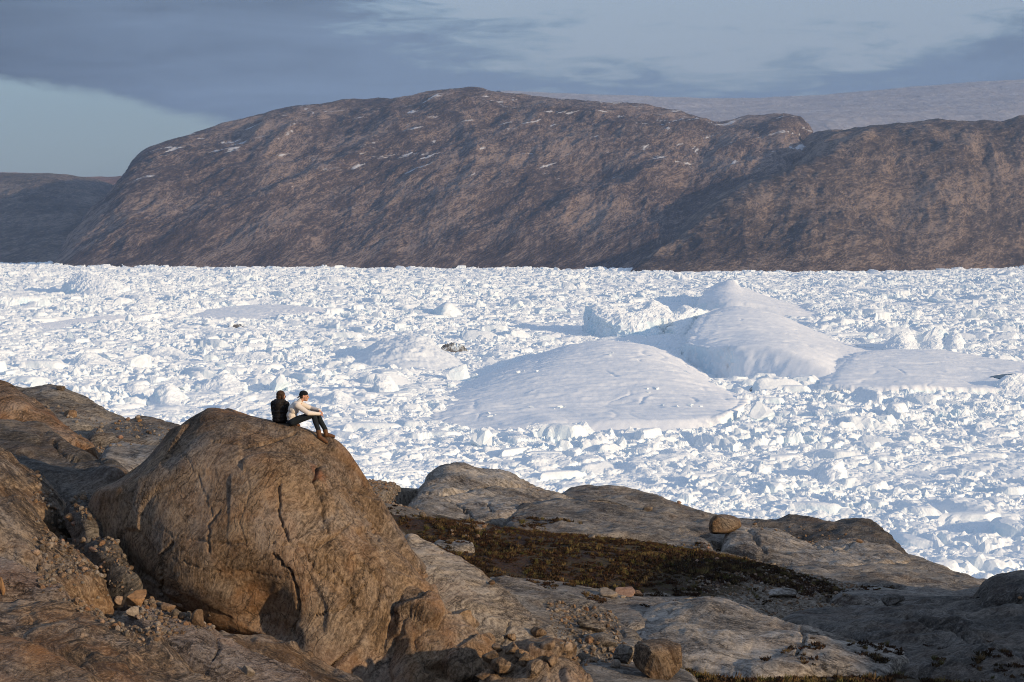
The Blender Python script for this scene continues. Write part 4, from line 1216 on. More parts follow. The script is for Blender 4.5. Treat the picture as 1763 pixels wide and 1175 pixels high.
rock('sharp dark pinnacle of broken rock leaning on the boulder', _back([
    [(632, 1185, 39.6), (690, 1190, 39.3), (760, 1195, 39.3), (830, 1195, 39.6), (870, 1190, 40.2)], [(650, 1145, 40.3), (700, 1140, 39.8), (760, 1145, 39.8), (820, 1150, 40.1), (862, 1160, 40.6)],
    [(668, 1095, 41), (705, 1085, 40.4), (755, 1090, 40.5), (805, 1105, 40.8), (848, 1125, 41.1)], [(684, 1050, 41.6), (705, 1045, 41.2), (745, 1052, 41.3), (790, 1072, 41.5), (835, 1102, 41.6)],
    [(696, 1024, 42), (702, 1019, 42), (735, 1030, 42), (778, 1046, 42), (800, 1074, 42), (832, 1096, 42)]]),
    220, 170, BROWN, amp=(0.10, 0.06, 0.035), fol=(0.9, 0.5, 0.2), blocky=0.17, cell=0.8, step=1.1, side=(0.2, 0.6), back=((0.3, -0.3), (0.9, -2.0)))
rock('long lit brown rib descending right behind the boulder', [
    [(690, 1010, 44.6), (760, 1075, 43.6), (820, 1110, 43.2), (870, 1125, 43.2), (920, 1130, 43.6), (955, 1105, 44.4)],
    [(695, 965, 45.6), (760, 1000, 44.8), (820, 1045, 44.3), (875, 1080, 44.2), (920, 1095, 44.4), (952, 1096, 44.8)],
    [(698, 931, 47), (726, 936, 47), (760, 951, 46.8), (800, 973, 46.5), (850, 1012, 46.2), (900, 1055, 45.8), (932, 1075, 45.5), (950, 1090, 45.2)]],
    230, 150, rock_mat('rib_gneiss', (0.06, 0.049, 0.039), (0.20, 0.160, 0.122), (0.35, 0.290, 0.225), rust_amt=0.3, rot=(0.5, 0.75, 0.2), contrast=1.1, lichen=0.5),
    amp=(0.14, 0.06, 0.03), fol=(0.5, 0.75, 0.2), cracks=[([(878, 1070), (865, 1110), (850, 1130)], 2.2, 0.12)])
rock('second rib with orange-edged crest reaching the block boulder', [
    [(850, 1045, 49), (930, 1090, 48.2), (1000, 1118, 47.8), (1060, 1135, 47.6), (1100, 1125, 48.2)], [(848, 1018, 51), (920, 1045, 50.3), (1000, 1078, 49.7), (1060, 1105, 49.2), (1100, 1115, 49)],
    [(846, 1001, 53.5), (900, 1003, 53.5), (960, 1021, 53), (1020, 1046, 52.3), (1060, 1076, 51.2), (1100, 1107, 50)]],
    200, 110, GREY, amp=(0.14, 0.07, 0.03), fol=(0.4, 0.7, 0.2), cracks=[([(1010, 1048), (1030, 1075), (1075, 1098)], 2.4, 0.1)])
rock('cracked round outcrop at bottom centre', [
    [(840, 1200, 38.6), (900, 1205, 38.4), (960, 1205, 38.6), (1005, 1200, 39.4)], [(850, 1160, 39.4), (900, 1155, 39.2), (955, 1160, 39.2), (1003, 1170, 39.8)], [(862, 1128, 40.2), (905, 1118, 40), (955, 1122, 39.9), (998, 1145, 40.2)],
    [(872, 1115, 41), (915, 1105, 41), (958, 1099, 41), (985, 1115, 40.8), (1002, 1142, 40.6)]],
    150, 110, BROWN, amp=(0.12, 0.05, 0.03), blocky=0.10, cell=0.7, side=(0.4, 0.4), back=((0.3, -0.2), (1.0, -1.4)))
rock('flat grey slab under the block boulder', [
    [(1000, 1200, 40.5), (1100, 1205, 41), (1200, 1200, 42)], [(1000, 1165, 42.5), (1100, 1172, 42.6), (1195, 1180, 43)], [(1005, 1140, 44.8), (1050, 1142, 45), (1110, 1150, 45), (1190, 1165, 45)]],
    110, 60, GREY, amp=(0.08, 0.04, 0.03))
rock('big pale grey whaleback in the right foreground', [
    [(1085, 1112, 54.5), (1150, 1130, 53), (1220, 1150, 51.8), (1290, 1168, 51), (1345, 1160, 51.2), (1420, 1150, 52), (1485, 1160, 52), (1560, 1140, 54)],
    [(1082, 1095, 56), (1140, 1085, 55.5), (1220, 1095, 54.5), (1300, 1115, 53.7), (1370, 1120, 53.7), (1440, 1120, 54), (1500, 1132, 54), (1562, 1136, 55)],
    [(1082, 1080, 58.5), (1122, 1052, 59.5), (1165, 1037, 60), (1240, 1036, 60), (1300, 1055, 59), (1350, 1076, 58), (1400, 1089, 57.5), (1480, 1102, 57), (1562, 1132, 56)]],
    280, 130, GREY2, amp=(0.25, 0.05, 0.03), fol=(0.2, -0.4, 0.6), cracks=[([(1380, 1085), (1385, 1110), (1370, 1130)], 4, 0.2)])
rock('wide shaded grey bedrock at lower right', [
    [(1540, 1150, 54), (1600, 1165, 53), (1680, 1175, 52.5), (1763, 1185, 52), (1900, 1190, 52)], [(1490, 1108, 58), (1590, 1105, 57), (1680, 1110, 56), (1763, 1115, 55.5), (1900, 1110, 55.5)],
    [(1440, 1082, 61), (1530, 1065, 61), (1620, 1062, 60), (1700, 1065, 60), (1763, 1062, 60), (1900, 1050, 60)], [(1400, 1075, 63), (1480, 1058, 64), (1550, 1050, 65), (1620, 1037, 66), (1700, 1032, 66), (1763, 1030, 66), (1900, 1020, 66)]],
    240, 130, DARKR, amp=(0.32, 0.08, 0.04), fol=(0.2, -0.3, 0.2), cracks=[([(1500, 1100), (1580, 1085), (1640, 1080), (1700, 1095)], 4, 0.2), ([(1560, 1060), (1600, 1075), (1690, 1070)], 3.5, 0.18), ([(1640, 1085), (1700, 1120), (1763, 1140)], 3.5, 0.18)])
rock('low shaded slab with pale vein left of the wide bedrock', [
    [(1355, 1078, 60), (1420, 1085, 59.5), (1500, 1090, 60)], [(1360, 1068, 63), (1430, 1066, 63), (1520, 1070, 63)], [(1365, 1064, 66), (1420, 1052, 67), (1470, 1047, 67), (1540, 1055, 67)]],
    110, 60, DARKR, amp=(0.18, 0.05, 0.03), fol=(0.2, -0.3, 0.2))
rock('dark rounded rock at the right edge in shade', [
    [(1700, 1045, 63), (1750, 1050, 62.5), (1830, 1050, 62.5)], [(1703, 1020, 63.6), (1750, 1018, 63), (1830, 1015, 63)], [(1706, 1008, 64.5), (1716, 994, 64.8), (1745, 988, 65), (1790, 986, 65), (1830, 990, 65)]],
    90, 60, DARKR, amp=(0.16, 0.05, 0.03), side=(0.5, 0.5))
rock('thin flat slab lying in the shaded gravel at right', [
    [(1440, 1030, 72), (1520, 1040, 71), (1600, 1045, 71), (1700, 1045, 70)], [(1445, 1024, 74), (1520, 1024, 74), (1600, 1028, 74), (1705, 1028, 74)], [(1450, 1020, 77), (1500, 1017, 78), (1580, 1018, 79), (1640, 1022, 79), (1710, 1012, 79)]],
    130, 50, GREY, amp=(0.15, 0.05, 0.03))
rock('smooth brown-grey whaleback on the right skyline', [
    [(1365, 990, 88), (1450, 1002, 87), (1540, 1014, 87), (1630, 1024, 87), (1720, 1030, 88)], [(1365, 978, 93), (1440, 978, 93), (1530, 984, 93), (1620, 1000, 93), (1718, 1018, 93)],
    [(1368, 971, 101), (1420, 963, 102), (1470, 957, 102), (1512, 953, 102), (1560, 957, 102), (1620, 976, 101), (1680, 997, 100), (1715, 1008, 99)]],
    220, 80, GREY, amp=(0.3, 0.07, 0.04), fol=(0.1, 0.1, 0.))
rock('dark banded skyline hump at right beside the gravel top', [
    [(1285, 925, 112), (1370, 932, 112), (1430, 935, 111), (1500, 950, 109), (1560, 965, 107)], [(1285, 909, 115), (1370, 908, 115), (1430, 912, 114), (1490, 920, 113), (1540, 942, 111), (1560, 955, 109)],
    [(1290, 899, 118), (1330, 898, 118), (1365, 890, 118), (1420, 898, 118), (1480, 895, 118), (1510, 907, 117), (1535, 929, 115), (1557, 951, 112)]],
    130, 70, DARKR, amp=(0.28, 0.08, 0.04), fol=(0.2, 0.6, 0.), blocky=0.05, cell=2.)
rock('lit pale slab in front of the dark banded hump', [
    [(1255, 940, 97), (1330, 960, 95), (1400, 975, 94), (1480, 975, 95), (1560, 968, 98)], [(1258, 925, 101), (1330, 935, 100), (1400, 950, 99), (1480, 955, 99.5), (1558, 960, 101)],
    [(1262, 912, 106), (1300, 908, 107), (1345, 918, 106), (1400, 940, 104), (1470, 932, 105), (1520, 942, 105), (1556, 955, 104)]],
    170, 70, GREY2, amp=(0.3, 0.07, 0.04), fol=(0.3, 0.2, 0.), cracks=[([(1290, 915), (1305, 935), (1320, 950)], 3.5, 0.35), ([(1400, 940), (1440, 950), (1470, 935)], 2.2, 0.25)])
rock('long grey skyline slab behind the round perched boulder', [
    [(960, 875, 108), (1040, 885, 107), (1130, 905, 106), (1200, 922, 105), (1290, 935, 104)], [(968, 858, 114), (1040, 860, 114), (1120, 878, 113), (1200, 900, 111), (1285, 918, 109)],
    [(976, 851, 121), (1000, 839, 121), (1050, 840, 121), (1110, 850, 121), (1170, 869, 120), (1210, 882, 119), (1250, 893, 118), (1300, 897, 117)]],
    190, 80, GREY, amp=(0.3, 0.07, 0.04), fol=(0.2, 0.2, 0.))
rock('pale rounded dome outcrop in the middle with dark shaded left face', [
    [(695, 886, 92), (735, 895, 91), (800, 897, 91), (860, 892, 92), (930, 885, 95), (1000, 880, 99)], [(712, 862, 96), (750, 862, 95.5), (800, 866, 96), (870, 866, 97), (940, 868, 100), (1000, 872, 102)],
    [(732, 838, 102), (765, 832, 101), (800, 838, 101), (860, 843, 102), (930, 856, 104), (998, 867, 105)],
    [(738, 828, 106), (752, 813, 106.5), (780, 801, 107), (818, 805, 107), (870, 818, 107), (910, 835, 107), (950, 848, 107), (996, 863, 107)]],
    230, 110, GREY2, amp=(0.3, 0.08, 0.05), fol=(0.3, 0.5, 0.2), side=(1.5, 0.8), cracks=[([(775, 868), (800, 880), (812, 890)], 2.2, 0.3), ([(730, 850), (790, 850), (860, 835), (930, 845)], 2.2, 0.2), ([(840, 870), (850, 885)], 2, 0.3)])
rock('long low slab with striped round end beside the heath', [
    [(882, 906, 86.5), (920, 916, 86), (1000, 918, 86.5), (1080, 922, 88), (1160, 940, 87), (1215, 950, 86)], [(880, 896, 90), (920, 898, 90), (1000, 898, 91), (1080, 906, 92), (1160, 925, 91), (1215, 940, 89)],
    [(878, 890, 93), (900, 874, 95), (960, 867, 98), (1040, 866, 100), (1100, 881, 99), (1180, 911, 96), (1215, 932, 93)]],
    210, 80, GREY, amp=(0.25, 0.07, 0.04), fol=(0.2, 0.9, 0.2))
rock('small flat pale slab lying in the heath', [
    [(748, 940, 73), (780, 944, 72.5), (812, 940, 73)], [(750, 934, 74.5), (780, 935, 74.5), (810, 935, 74.5)], [(755, 930, 76), (780, 929, 76), (808, 932, 76)]],
    50, 30, GREY2, amp=(0.06, 0.02, 0.02), side=(0.3, 0.3), back=((0.3, -0.2), (0.8, -0.8)))
rock('grey shelf of rock below the heath in the centre', [
    [(870, 1030, 58), (960, 1050, 57), (1060, 1078, 56), (1120, 1080, 57)], [(870, 1010, 61), (960, 1022, 61), (1050, 1042, 61), (1150, 1050, 62)], [(872, 1001, 63.5), (950, 1003, 64), (1040, 1018, 64), (1100, 1030, 65), (1200, 1035, 66)]],
    150, 60, GREY, amp=(0.15, 0.05, 0.03))

# ------------------------------------------------------------------ ground: one sheet through surveyed points
CTRL = [  # (px, py, d)
    (-250, 1175, 32), (0, 1180, 33.5), (300, 1180, 35), (600, 1185, 38), (800, 1185, 39.5), (1000, 1180, 42.5), (1200, 1165, 47), (1400, 1165, 50), (1763, 1180, 50),
    (100, 1034, 39.5), (200, 984, 41.7), (300, 1045, 39.7), (250, 934, 43.8), (400, 1100, 39.7), (500, 1135, 39.0), (600, 1150, 40),
    (120, 858, 47.5), (200, 815, 50.5), (0, 940, 42.8), (0, 815, 48.5), (0, 1060, 38.2), (-250, 900, 42), (-250, 760, 52), (160, 930, 44.3),
    (240, 772, 63), (180, 752, 66.5), (130, 742, 68), (0, 725, 66), (300, 765, 69), (-250, 690, 66), (420, 800, 70),
    (720, 893, 82), (800, 915, 79), (900, 945, 75), (1000, 975, 71), (700, 950, 69), (1100, 938, 81), (1200, 958, 79), (1300, 985, 77), (1400, 1000, 79), (1500, 1018, 80), (1620, 1030, 82),
    (1200, 1008, 70), (1300, 1042, 66), (1150, 1028, 66), (900, 998, 63), (1000, 1095, 52), (1100, 1105, 54), (850, 1085, 48.5), (1050, 1050, 60), (1450, 1060, 66), (1600, 1080, 64), (1763, 1075, 64),
    (640, 826, 99), (700, 836, 99), (680, 858, 92), (740, 876, 90), (1000, 905, 98), (1250, 925, 104), (1400, 950, 106), (1350, 912, 112), (1450, 905, 117), (1560, 985, 104), (1700, 1025, 95),
    (640, 850, 130), (900, 905, 140), (1150, 945, 145), (1400, 985, 145), (1600, 1060, 140), (1763, 1090, 115), (2100, 1130, 110), (200, 775, 100), (0, 735, 95), (-250, 740, 100), (420, 815, 105),
    (881, 1330, 18), (-200, 1330, 22), (1900, 1300, 28)]
cp = unproj(CTRL)
# outside the view: the photographer's hillside, and a shoulder of higher ground on the right that keeps the lower right in shade
extra = [(0, 0, -1.8), (-15, 3, -1.0), (15, 0, -1.5), (-40, 20, 0.0), (-60, 60, -1.0), (-45, 45, -3), (0, -30, 3), (40, -30, 2.0), (-50, -30, 5),
         (24, 22, -8.0), (35, 26, -9.2), (35, 33, -7.0), (35, 36.5, -5.6), (35, 41, -5.0), (35, 53, -5.0), (36, 70, -10.5), (60, 20, -6), (60, 36, -5), (60, 55, -7), (75, 70, -14), (90, 40, -8),
         (100, 110, -30), (60, 115, -32), (100, 0, -3), (-90, 100, -14), (-60, 120, -22), (20, 165, -38), (-40, 170, -38), (70, 180, -52), (110, 170, -52), (-110, 170, -40)]
ep = np.array(extra, float); ep[:, 2] += CAM_Z
cp = np.vstack([cp, ep] + FOOT_PTS)
_c, _s = cp[:, :2].mean(0), 60.0


def _tps_fit(xy, z, lam=2.5e-3):
    q = (xy - _c) / _s
    d = np.linalg.norm(q[:, None] - q[None], axis=2)
    K = np.where(d > 0, d * d * np.log(d + 1e-12), 0) + lam * np.eye(len(q))
    Pm = np.hstack([np.ones((len(q), 1)), q])
    A = np.block([[K, Pm], [Pm.T, np.zeros((3, 3))]])
    return np.linalg.solve(A, np.concatenate([z, np.zeros(3)])), q


_w, _q = _tps_fit(cp[:, :2], cp[:, 2])


def ground_z(xy):
    q = (xy - _c) / _s
    out = np.empty(len(q))
    for i in range(0, len(q), 40000):
        b = q[i:i + 40000]
        d = np.linalg.norm(b[:, None] - _q[None], axis=2)
        K = np.where(d > 0, d * d * np.log(d + 1e-12), 0)
        out[i:i + 40000] = K @ _w[:-3] + _w[-3] + b @ _w[-2:]
    # beyond the brow the slope runs down to the fjord
    d = xy[:, 1]
    ax = np.abs(xy[:, 0])
    t = np.clip((np.hypot(d, ax * 0.9) - 135) / 70.0, 0, 1)
    t = t * t * (3 - 2 * t)
    far = CAM_Z - 38 - np.clip(d - 150, 0, None) * 0.33 - np.clip(ax - 60, 0, None) * 0.1
    return np.maximum(out * (1 - t) + far * t, -6.0)


gx = np.concatenate([np.linspace(-220, -31, 45, endpoint=False), np.linspace(-31, 32, 330), np.linspace(32, 260, 60)[1:]])
gy = np.concatenate([np.linspace(-60, 28, 40, endpoint=False), np.linspace(28, 125, 420, endpoint=False), np.linspace(125, 640, 80)])
GX, GY = np.meshgrid(gx, gy)
gz = ground_z(np.stack([GX.ravel(), GY.ravel()], 1)).reshape(GX.shape)
GP = np.stack([GX, GY, gz], -1)
# bedrock breaks through: the soil stays below every rock surface
carve = np.full(gz.shape, 1e9)
for tp in ROCK_TOP:
    ix = np.clip(np.searchsorted(gx, tp[:, 0]), 0, len(gx) - 1)
    iy = np.clip(np.searchsorted(gy, tp[:, 1]), 0, len(gy) - 1)
    np.minimum.at(carve, (iy, ix), tp[:, 2] - 0.30)
for _ in range(2):
    c2 = carve.copy()
    for ax in (0, 1):
        for sh in (1, -1):
            c2 = np.minimum(c2, np.roll(carve, sh, ax))
    carve = c2
GP[..., 2] = np.minimum(GP[..., 2], carve)
GP[..., 2] += 0.10 * fbm(GP / 1.7, 4) + 0.05 * fbm(GP / 0.35, 2) + 0.5 * fbm(GP / 14.0, 2) * np.clip((GY - 120) / 60, 0, 1)

# ground material: grit and broken stone, brown autumn heath where the attribute says so
m, nt, bs = newmat('stony_ground')
heath = N(nt, 'ShaderNodeAttribute', attribute_name='heath').outputs['Fac']
pos = N(nt, 'ShaderNodeVectorMath', {0: N(nt, 'ShaderNodeNewGeometry').outputs['Position'], 1: (0, -40, -140)}, operation='ADD').outputs[0]
v1 = N(nt, 'ShaderNodeTexVoronoi', {'Vector': pos, 'Scale': 6.5, 'Randomness': 1.0})
v2 = N(nt, 'ShaderNodeTexVoronoi', {'Vector': pos, 'Scale': 15.0, 'Randomness': 1.0})
n3 = noise(nt, pos, 1.1, 6, 0.6)
grit = RAMP(nt, N(nt, 'ShaderNodeSeparateColor', {0: v1.outputs['Color']}).outputs[0], [(0.0, (0.07, 0.055, 0.042)), (0.5, (0.15, 0.12, 0.09)), (1.0, (0.28, 0.23, 0.18))])
grit2 = RAMP(nt, N(nt, 'ShaderNodeSeparateColor', {0: v2.outputs['Color']}).outputs[0], [(0.0, (0.06, 0.048, 0.036)), (0.6, (0.16, 0.13, 0.10)), (1.0, (0.30, 0.25, 0.20))])
gcol = MIX(nt, RAMP(nt, n3, [(0.45, 0.0), (0.6, 1.0)]), grit, grit2)
hn = noise(nt, pos, 0.9, 7, 0.7)
hn2 = noise(nt, pos, 0.28, 4, 0.6)
hcol = RAMP(nt, M(nt, 'ADD', M(nt, 'MULTIPLY', hn, 0.6), M(nt, 'MULTIPLY', hn2, 0.4)), [(0.36, (0.018, 0.011, 0.008)), (0.47, (0.042, 0.022, 0.013)), (0.54, (0.046, 0.034, 0.015)), (0.60, (0.080, 0.046, 0.022)), (0.68, (0.15, 0.115, 0.075))])
hm = N(nt, 'ShaderNodeMapRange', {0: M(nt, 'ADD', heath, M(nt, 'MULTIPLY', M(nt, 'SUBTRACT', hn, 0.5), 1.9)), 1: 0.40, 2: 0.60}).outputs[0]
nt.links.new(MIX(nt, hm, gcol, hcol), bs.inputs['Base Color'])
bh = M(nt, 'ADD', M(nt, 'MULTIPLY', v1.outputs['Distance'], -0.5), M(nt, 'ADD', M(nt, 'MULTIPLY', v2.outputs['Distance'], -0.3), M(nt, 'MULTIPLY', hn, 0.8)))
nt.links.new(N(nt, 'ShaderNodeBump', {'Strength': 0.9, 'Distance': 0.12, 'Height': bh}).outputs[0], bs.inputs['Normal'])
GROUND = m


def inpoly(px, py, poly):
    poly = np.asarray(poly, float)
    ins = np.zeros(np.shape(px), bool)
    j = len(poly) - 1
    for i in range(len(poly)):
        xi, yi = poly[i]; xj, yj = poly[j]
        c = ((yi > py) != (yj > py)) & (px < (xj - xi) * (py - yi) / (yj - yi + 1e-12) + xi)
        ins ^= c
        j = i
    return ins


# plan outlines of the heath, surveyed on the ground
def plan(poly):
    return unproj(poly)[:, :2]


HEATH = [plan([(690, 893, 82), (760, 888, 84), (880, 897, 86), (960, 912, 88), (1100, 930, 84), (1200, 940, 86), (1330, 975, 82), (1460, 1005, 80), (1400, 1012, 77), (1250, 1005, 72), (1150, 1022, 66), (1000, 1010, 64), (860, 996, 63), (760, 960, 67), (690, 930, 73)]),
         plan([(1180, 1128, 54), (1300, 1160, 51), (1420, 1140, 55), (1560, 1140, 58), (1763, 1165, 54), (1763, 1300, 42), (1170, 1300, 38), (1165, 1150, 47)])]
hv = np.zeros(GX.shape)
for poly in HEATH:
    hv = np.maximum(hv, inpoly(GX + 2.0 * fbm(GP / 3.0, 3), GY + 6.0 * fbm(GP / 3.0 + 7, 3), poly).astype(float))
out_frame = (np.hypot(GX / 34.0, (GY - 70) / 60.0) > 1.05)
hv = np.where(out_frame, np.clip(0.5 + 1.2 * fbm(GP / 16.0, 3), 0, 1), hv)
# soften
for _ in range(6):
    hv = (hv + np.roll(hv, 1, 0) + np.roll(hv, -1, 0) + np.roll(hv, 1, 1) + np.roll(hv, -1, 1)) / 5
ground = gridobj('ground', GP, GROUND, origin=(0, 0, 0))
at = ground.data.attributes.new('heath', 'FLOAT', 'POINT')
at.data.foreach_set('value', hv.ravel().astype(np.float32))
tag(ground, kind='structure')


# ------------------------------------------------------------------ resting points
_V, _F, _off = [], [], 0
_names = []
for V_, F_, nm in BVH_SRC:
    _V.append(V_); _F.append(F_ + _off); _off += len(V_)
    _names += [nm] * len(F_)
BVH = BVHTree.FromPolygons(np.vstack(_V).tolist(), np.vstack(_F).tolist())
CAMP = Vector((0, 0, CAM_Z))


def hit(px, py):
    d = Vector(unproj([(px, py, 1.0)])[0]) - CAMP
    d.normalize()
    loc, nor, idx, dist = BVH.ray_cast(CAMP, d)
    return loc, (nor if nor is None or nor.z > 0 else -nor), (None if idx is None else _names[idx])


def drop(x, y, z=200.0):
    loc, nor, idx, dist = BVH.ray_cast(Vector((x, y, z)), Vector((0, 0, -1)))
    return loc, (nor if nor is None or nor.z > 0 else -nor), (None if idx is None else _names[idx])


# ------------------------------------------------------------------ the two people
def plain(name, col, rough=0.85, var=0.15, scale=60.0, bump=0.0):
    m, nt, bs = newmat(name)
    tc = N(nt, 'ShaderNodeTexCoord').outputs['Object']
    n_ = noise(nt, tc, scale, 4, 0.6)
    c1 = tuple(x * (1 - var) for x in col); c2 = tuple(min(1, x * (1 + var)) for x in col)
    nt.links.new(RAMP(nt, n_, [(0.35, c1), (0.65, c2)]), bs.inputs['Base Color'])
    bs.inputs['Roughness'].default_value = rough
    if bump:
        nt.links.new(N(nt, 'ShaderNodeBump', {'Strength': bump, 'Distance': 0.01, 'Height': n_}).outputs[0], bs.inputs['Normal'])
    return m


SKIN = plain('skin', (0.50, 0.27, 0.19), 0.6, 0.08, 25)
KNIT = plain('cream_knit', (0.66, 0.60, 0.54), 0.95, 0.10, 90, 0.4)
DENIM = plain('dark_trousers', (0.014, 0.019, 0.024), 0.9, 0.2, 50, 0.2)
LEATHER = plain('brown_leather', (0.115, 0.055, 0.027), 0.55, 0.25, 20, 0.3)
SOLE = plain('dark_sole', (0.03, 0.022, 0.016), 0.8)
CAPM = plain('black_cloth', (0.010, 0.010, 0.013), 0.9)
JACKET = plain('black_jacket', (0.014, 0.012, 0.012), 0.7, 0.3, 18, 0.5)
HAIRB = plain('brown_hair', (0.045, 0.024, 0.013), 0.55, 0.35, 45, 0.5)
HAIRD = plain('short_hair', (0.05, 0.028, 0.016), 0.7, 0.3, 60, 0.4)
DARKM = plain('eye', (0.02, 0.015, 0.012), 0.4)
STRAP = plain('dark_strap', (0.03, 0.025, 0.02), 0.6)

_IV2, _IF2 = ico(2)


class Blob:
    """spheres and tapered limbs, welded into one skin by a voxel remesh"""
    def __init__(self):
        self.V, self.F, self.n = [], [], 0

    def ball(self, c, r, rot=None):
        r = np.ones(3) * np.asarray(r, float)
        V = _IV2 * r
        if rot is not None:
            V = V @ np.array(rot).T
        self.V.append(V + np.asarray(c, float)); self.F.append(_IF2 + self.n); self.n += len(V)
        return self

    def limb(self, pts, rad, flat=None):
        pts = np.asarray(pts, float); rad = np.asarray(rad, float)
        for a_, b_, ra, rb in zip(pts[:-1], pts[1:], rad[:-1], rad[1:]):
            L = np.linalg.norm(b_ - a_)
            k = max(2, int(L / (0.35 * min(ra, rb))) + 1)
            for t in np.linspace(0, 1, k):
                rr = ra * (1 - t) + rb * t
                self.ball(a_ * (1 - t) + b_ * t, rr if flat is None else rr * np.asarray(flat))
        return self

    def build(self, name, mat, voxel, parent=None, smooth=3):
        me = rawmesh(name, np.vstack(self.V), np.vstack(self.F))
        o = bpy.data.objects.new(name, me)
        COL.objects.link(o)
        md = o.modifiers.new('weld', 'REMESH'); md.mode = 'VOXEL'; md.voxel_size = voxel; md.use_smooth_shade = True
        ms = o.modifiers.new('soft', 'SMOOTH'); ms.factor = 0.5; ms.iterations = smooth
        dg = bpy.context.evaluated_depsgraph_get()
        nm = bpy.data.meshes.new_from_object(o.evaluated_get(dg))
        o.modifiers.clear()
        o.data = nm
        bpy.data.meshes.remove(me)
        nm.name = name
        nm.materials.clear(); nm.materials.append(mat)
        if parent is not None:
            o.parent = parent
        return o


def hand(b, wrist, palm_dir, down, side, curl=0.9, s=1.0):
    """palm and five fingers; side = +1/-1 for the thumb side along cross(palm_dir, down)"""
    w = np.asarray(wrist, float); f = np.asarray(palm_dir, float); f /= np.linalg.norm(f)
    dn = np.asarray(down, float); dn = dn - f * (dn @ f); dn /= np.linalg.norm(dn)
    sd = np.cross(f, dn) * side
    for o_ in (-0.028, -0.010, 0.010, 0.028):
        b.limb([w + sd * o_ * 0.7 * s, w + (f * 0.085 + sd * o_) * s], [0.016 * s, 0.013 * s])
    for o_, ln in ((0.030, 0.070), (0.010, 0.080), (-0.011, 0.075), (-0.031, 0.058)):
        k0 = w + (f * 0.088 + sd * o_ * 1.05) * s
        d1 = f * math.cos(0.5 * curl) + dn * math.sin(0.5 * curl)
        d2 = f * math.cos(1.1 * curl) + dn * math.sin(1.1 * curl)
        d3 = f * math.cos(1.6 * curl) + dn * math.sin(1.6 * curl)
        k1 = k0 + d1 * ln * 0.45 * s; k2 = k1 + d2 * ln * 0.32 * s; k3 = k2 + d3 * ln * 0.25 * s
        b.limb([k0, k1, k2, k3], [0.0100 * s, 0.0092 * s, 0.0085 * s, 0.0075 * s])
    t0 = w + (f * 0.025 + sd * 0.030) * s
    t1 = t0 + (f * 0.030 + sd * 0.024 + dn * 0.008) * s
    t2 = t1 + (f * 0.034 + sd * 0.002 + dn * 0.016) * s
    b.limb([t0, t1, t2], [0.0135 * s, 0.0115 * s, 0.0095 * s])


def head(b, c, yaw, pitch, s=1.0):
    """skull, jaw, nose, lips, brow, ears facing +X turned by yaw (about Z) and pitch (down)"""
    R = np.array(Matrix.Rotation(yaw, 3, 'Z') @ Matrix.Rotation(pitch, 3, 'Y'))

    def at_(p):
        return np.asarray(c) + R @ (np.asarray(p) * s)
    b.ball(at_((-0.012, 0, 0.030)), np.array([0.098, 0.077, 0.088]) * s, R)
    b.ball(at_((0.030, 0, -0.030)), np.array([0.062, 0.060, 0.085]) * s, R)
    b.ball(at_((0.062, 0, -0.088)), np.array([0.026, 0.030, 0.024]) * s, R)       # chin
    b.ball(at_((0.040, 0, -0.070)), np.array([0.045, 0.052, 0.035]) * s, R)       # jaw
    b.ball(at_((0.076, 0, 0.022)), np.array([0.018, 0.048, 0.014]) * s, R)        # brow
    b.limb([at_((0.088, 0, 0.008)), at_((0.108, 0, -0.028))], [0.010 * s, 0.014 * s])   # nose
    b.ball(at_((0.086, 0, -0.056)), np.array([0.012, 0.024, 0.007]) * s, R)       # lips
    b.ball(at_((0.084, 0, -0.068)), np.array([0.012, 0.021, 0.007]) * s, R)
    for sy in (-1, 1):
        b.ball(at_((0.062, 0.034 * sy, -0.022)), np.array([0.024, 0.024, 0.026]) * s, R)   # cheek
        b.ball(at_((-0.012, 0.078 * sy, -0.012)), np.array([0.020, 0.010, 0.032]) * s, R)  # ear
    return at_, R


def eyes(at_, parent, s=1.0):
    for sy in (-1, 1):
        b = Blob()
        b.ball(at_((0.079, 0.030 * sy, 0.003)), 0.0095 * s)
        me = rawmesh('eye', np.vstack(b.V), np.vstack(b.F))
        link('eye', me, DARKM, parent)


def boot(parent, heel, toe, ankle, up):
    heel, toe, ankle, up = (np.asarray(v, float) for v in (heel, toe, ankle, up))
    f = toe - heel; L = np.linalg.norm(f); f /= L
    up = up - f * (up @ f); up /= np.linalg.norm(up)
    b = Blob()
    b.limb([heel + up * 0.05 + f * 0.045, heel + up * 0.05 + f * L * 0.45, toe + up * 0.035 - f * 0.05], [0.050, 0.050, 0.040])
    b.limb([heel + up * 0.05 + f * 0.06, ankle], [0.055, 0.060])
    b.ball(toe + up * 0.035 - f * 0.035, 0.036)
    o = b.build('boot', LEATHER, 0.009, parent)
    b = Blob()
    b.limb([heel + up * 0.006 + f * 0.04, heel + up * 0.006 + f * L * 0.5, toe + up * 0.006 - f * 0.035], [0.046, 0.047, 0.042], flat=None)
    # flatten the sole along its own up direction
    for i, V_ in enumerate(b.V):
        cen = V_.mean(0)
        r_ = V_ - cen
        b.V[i] = cen + r_ - np.outer(r_ @ up, up) * 0.72
    b.build('sole', SOLE, 0.008, o)
    return o


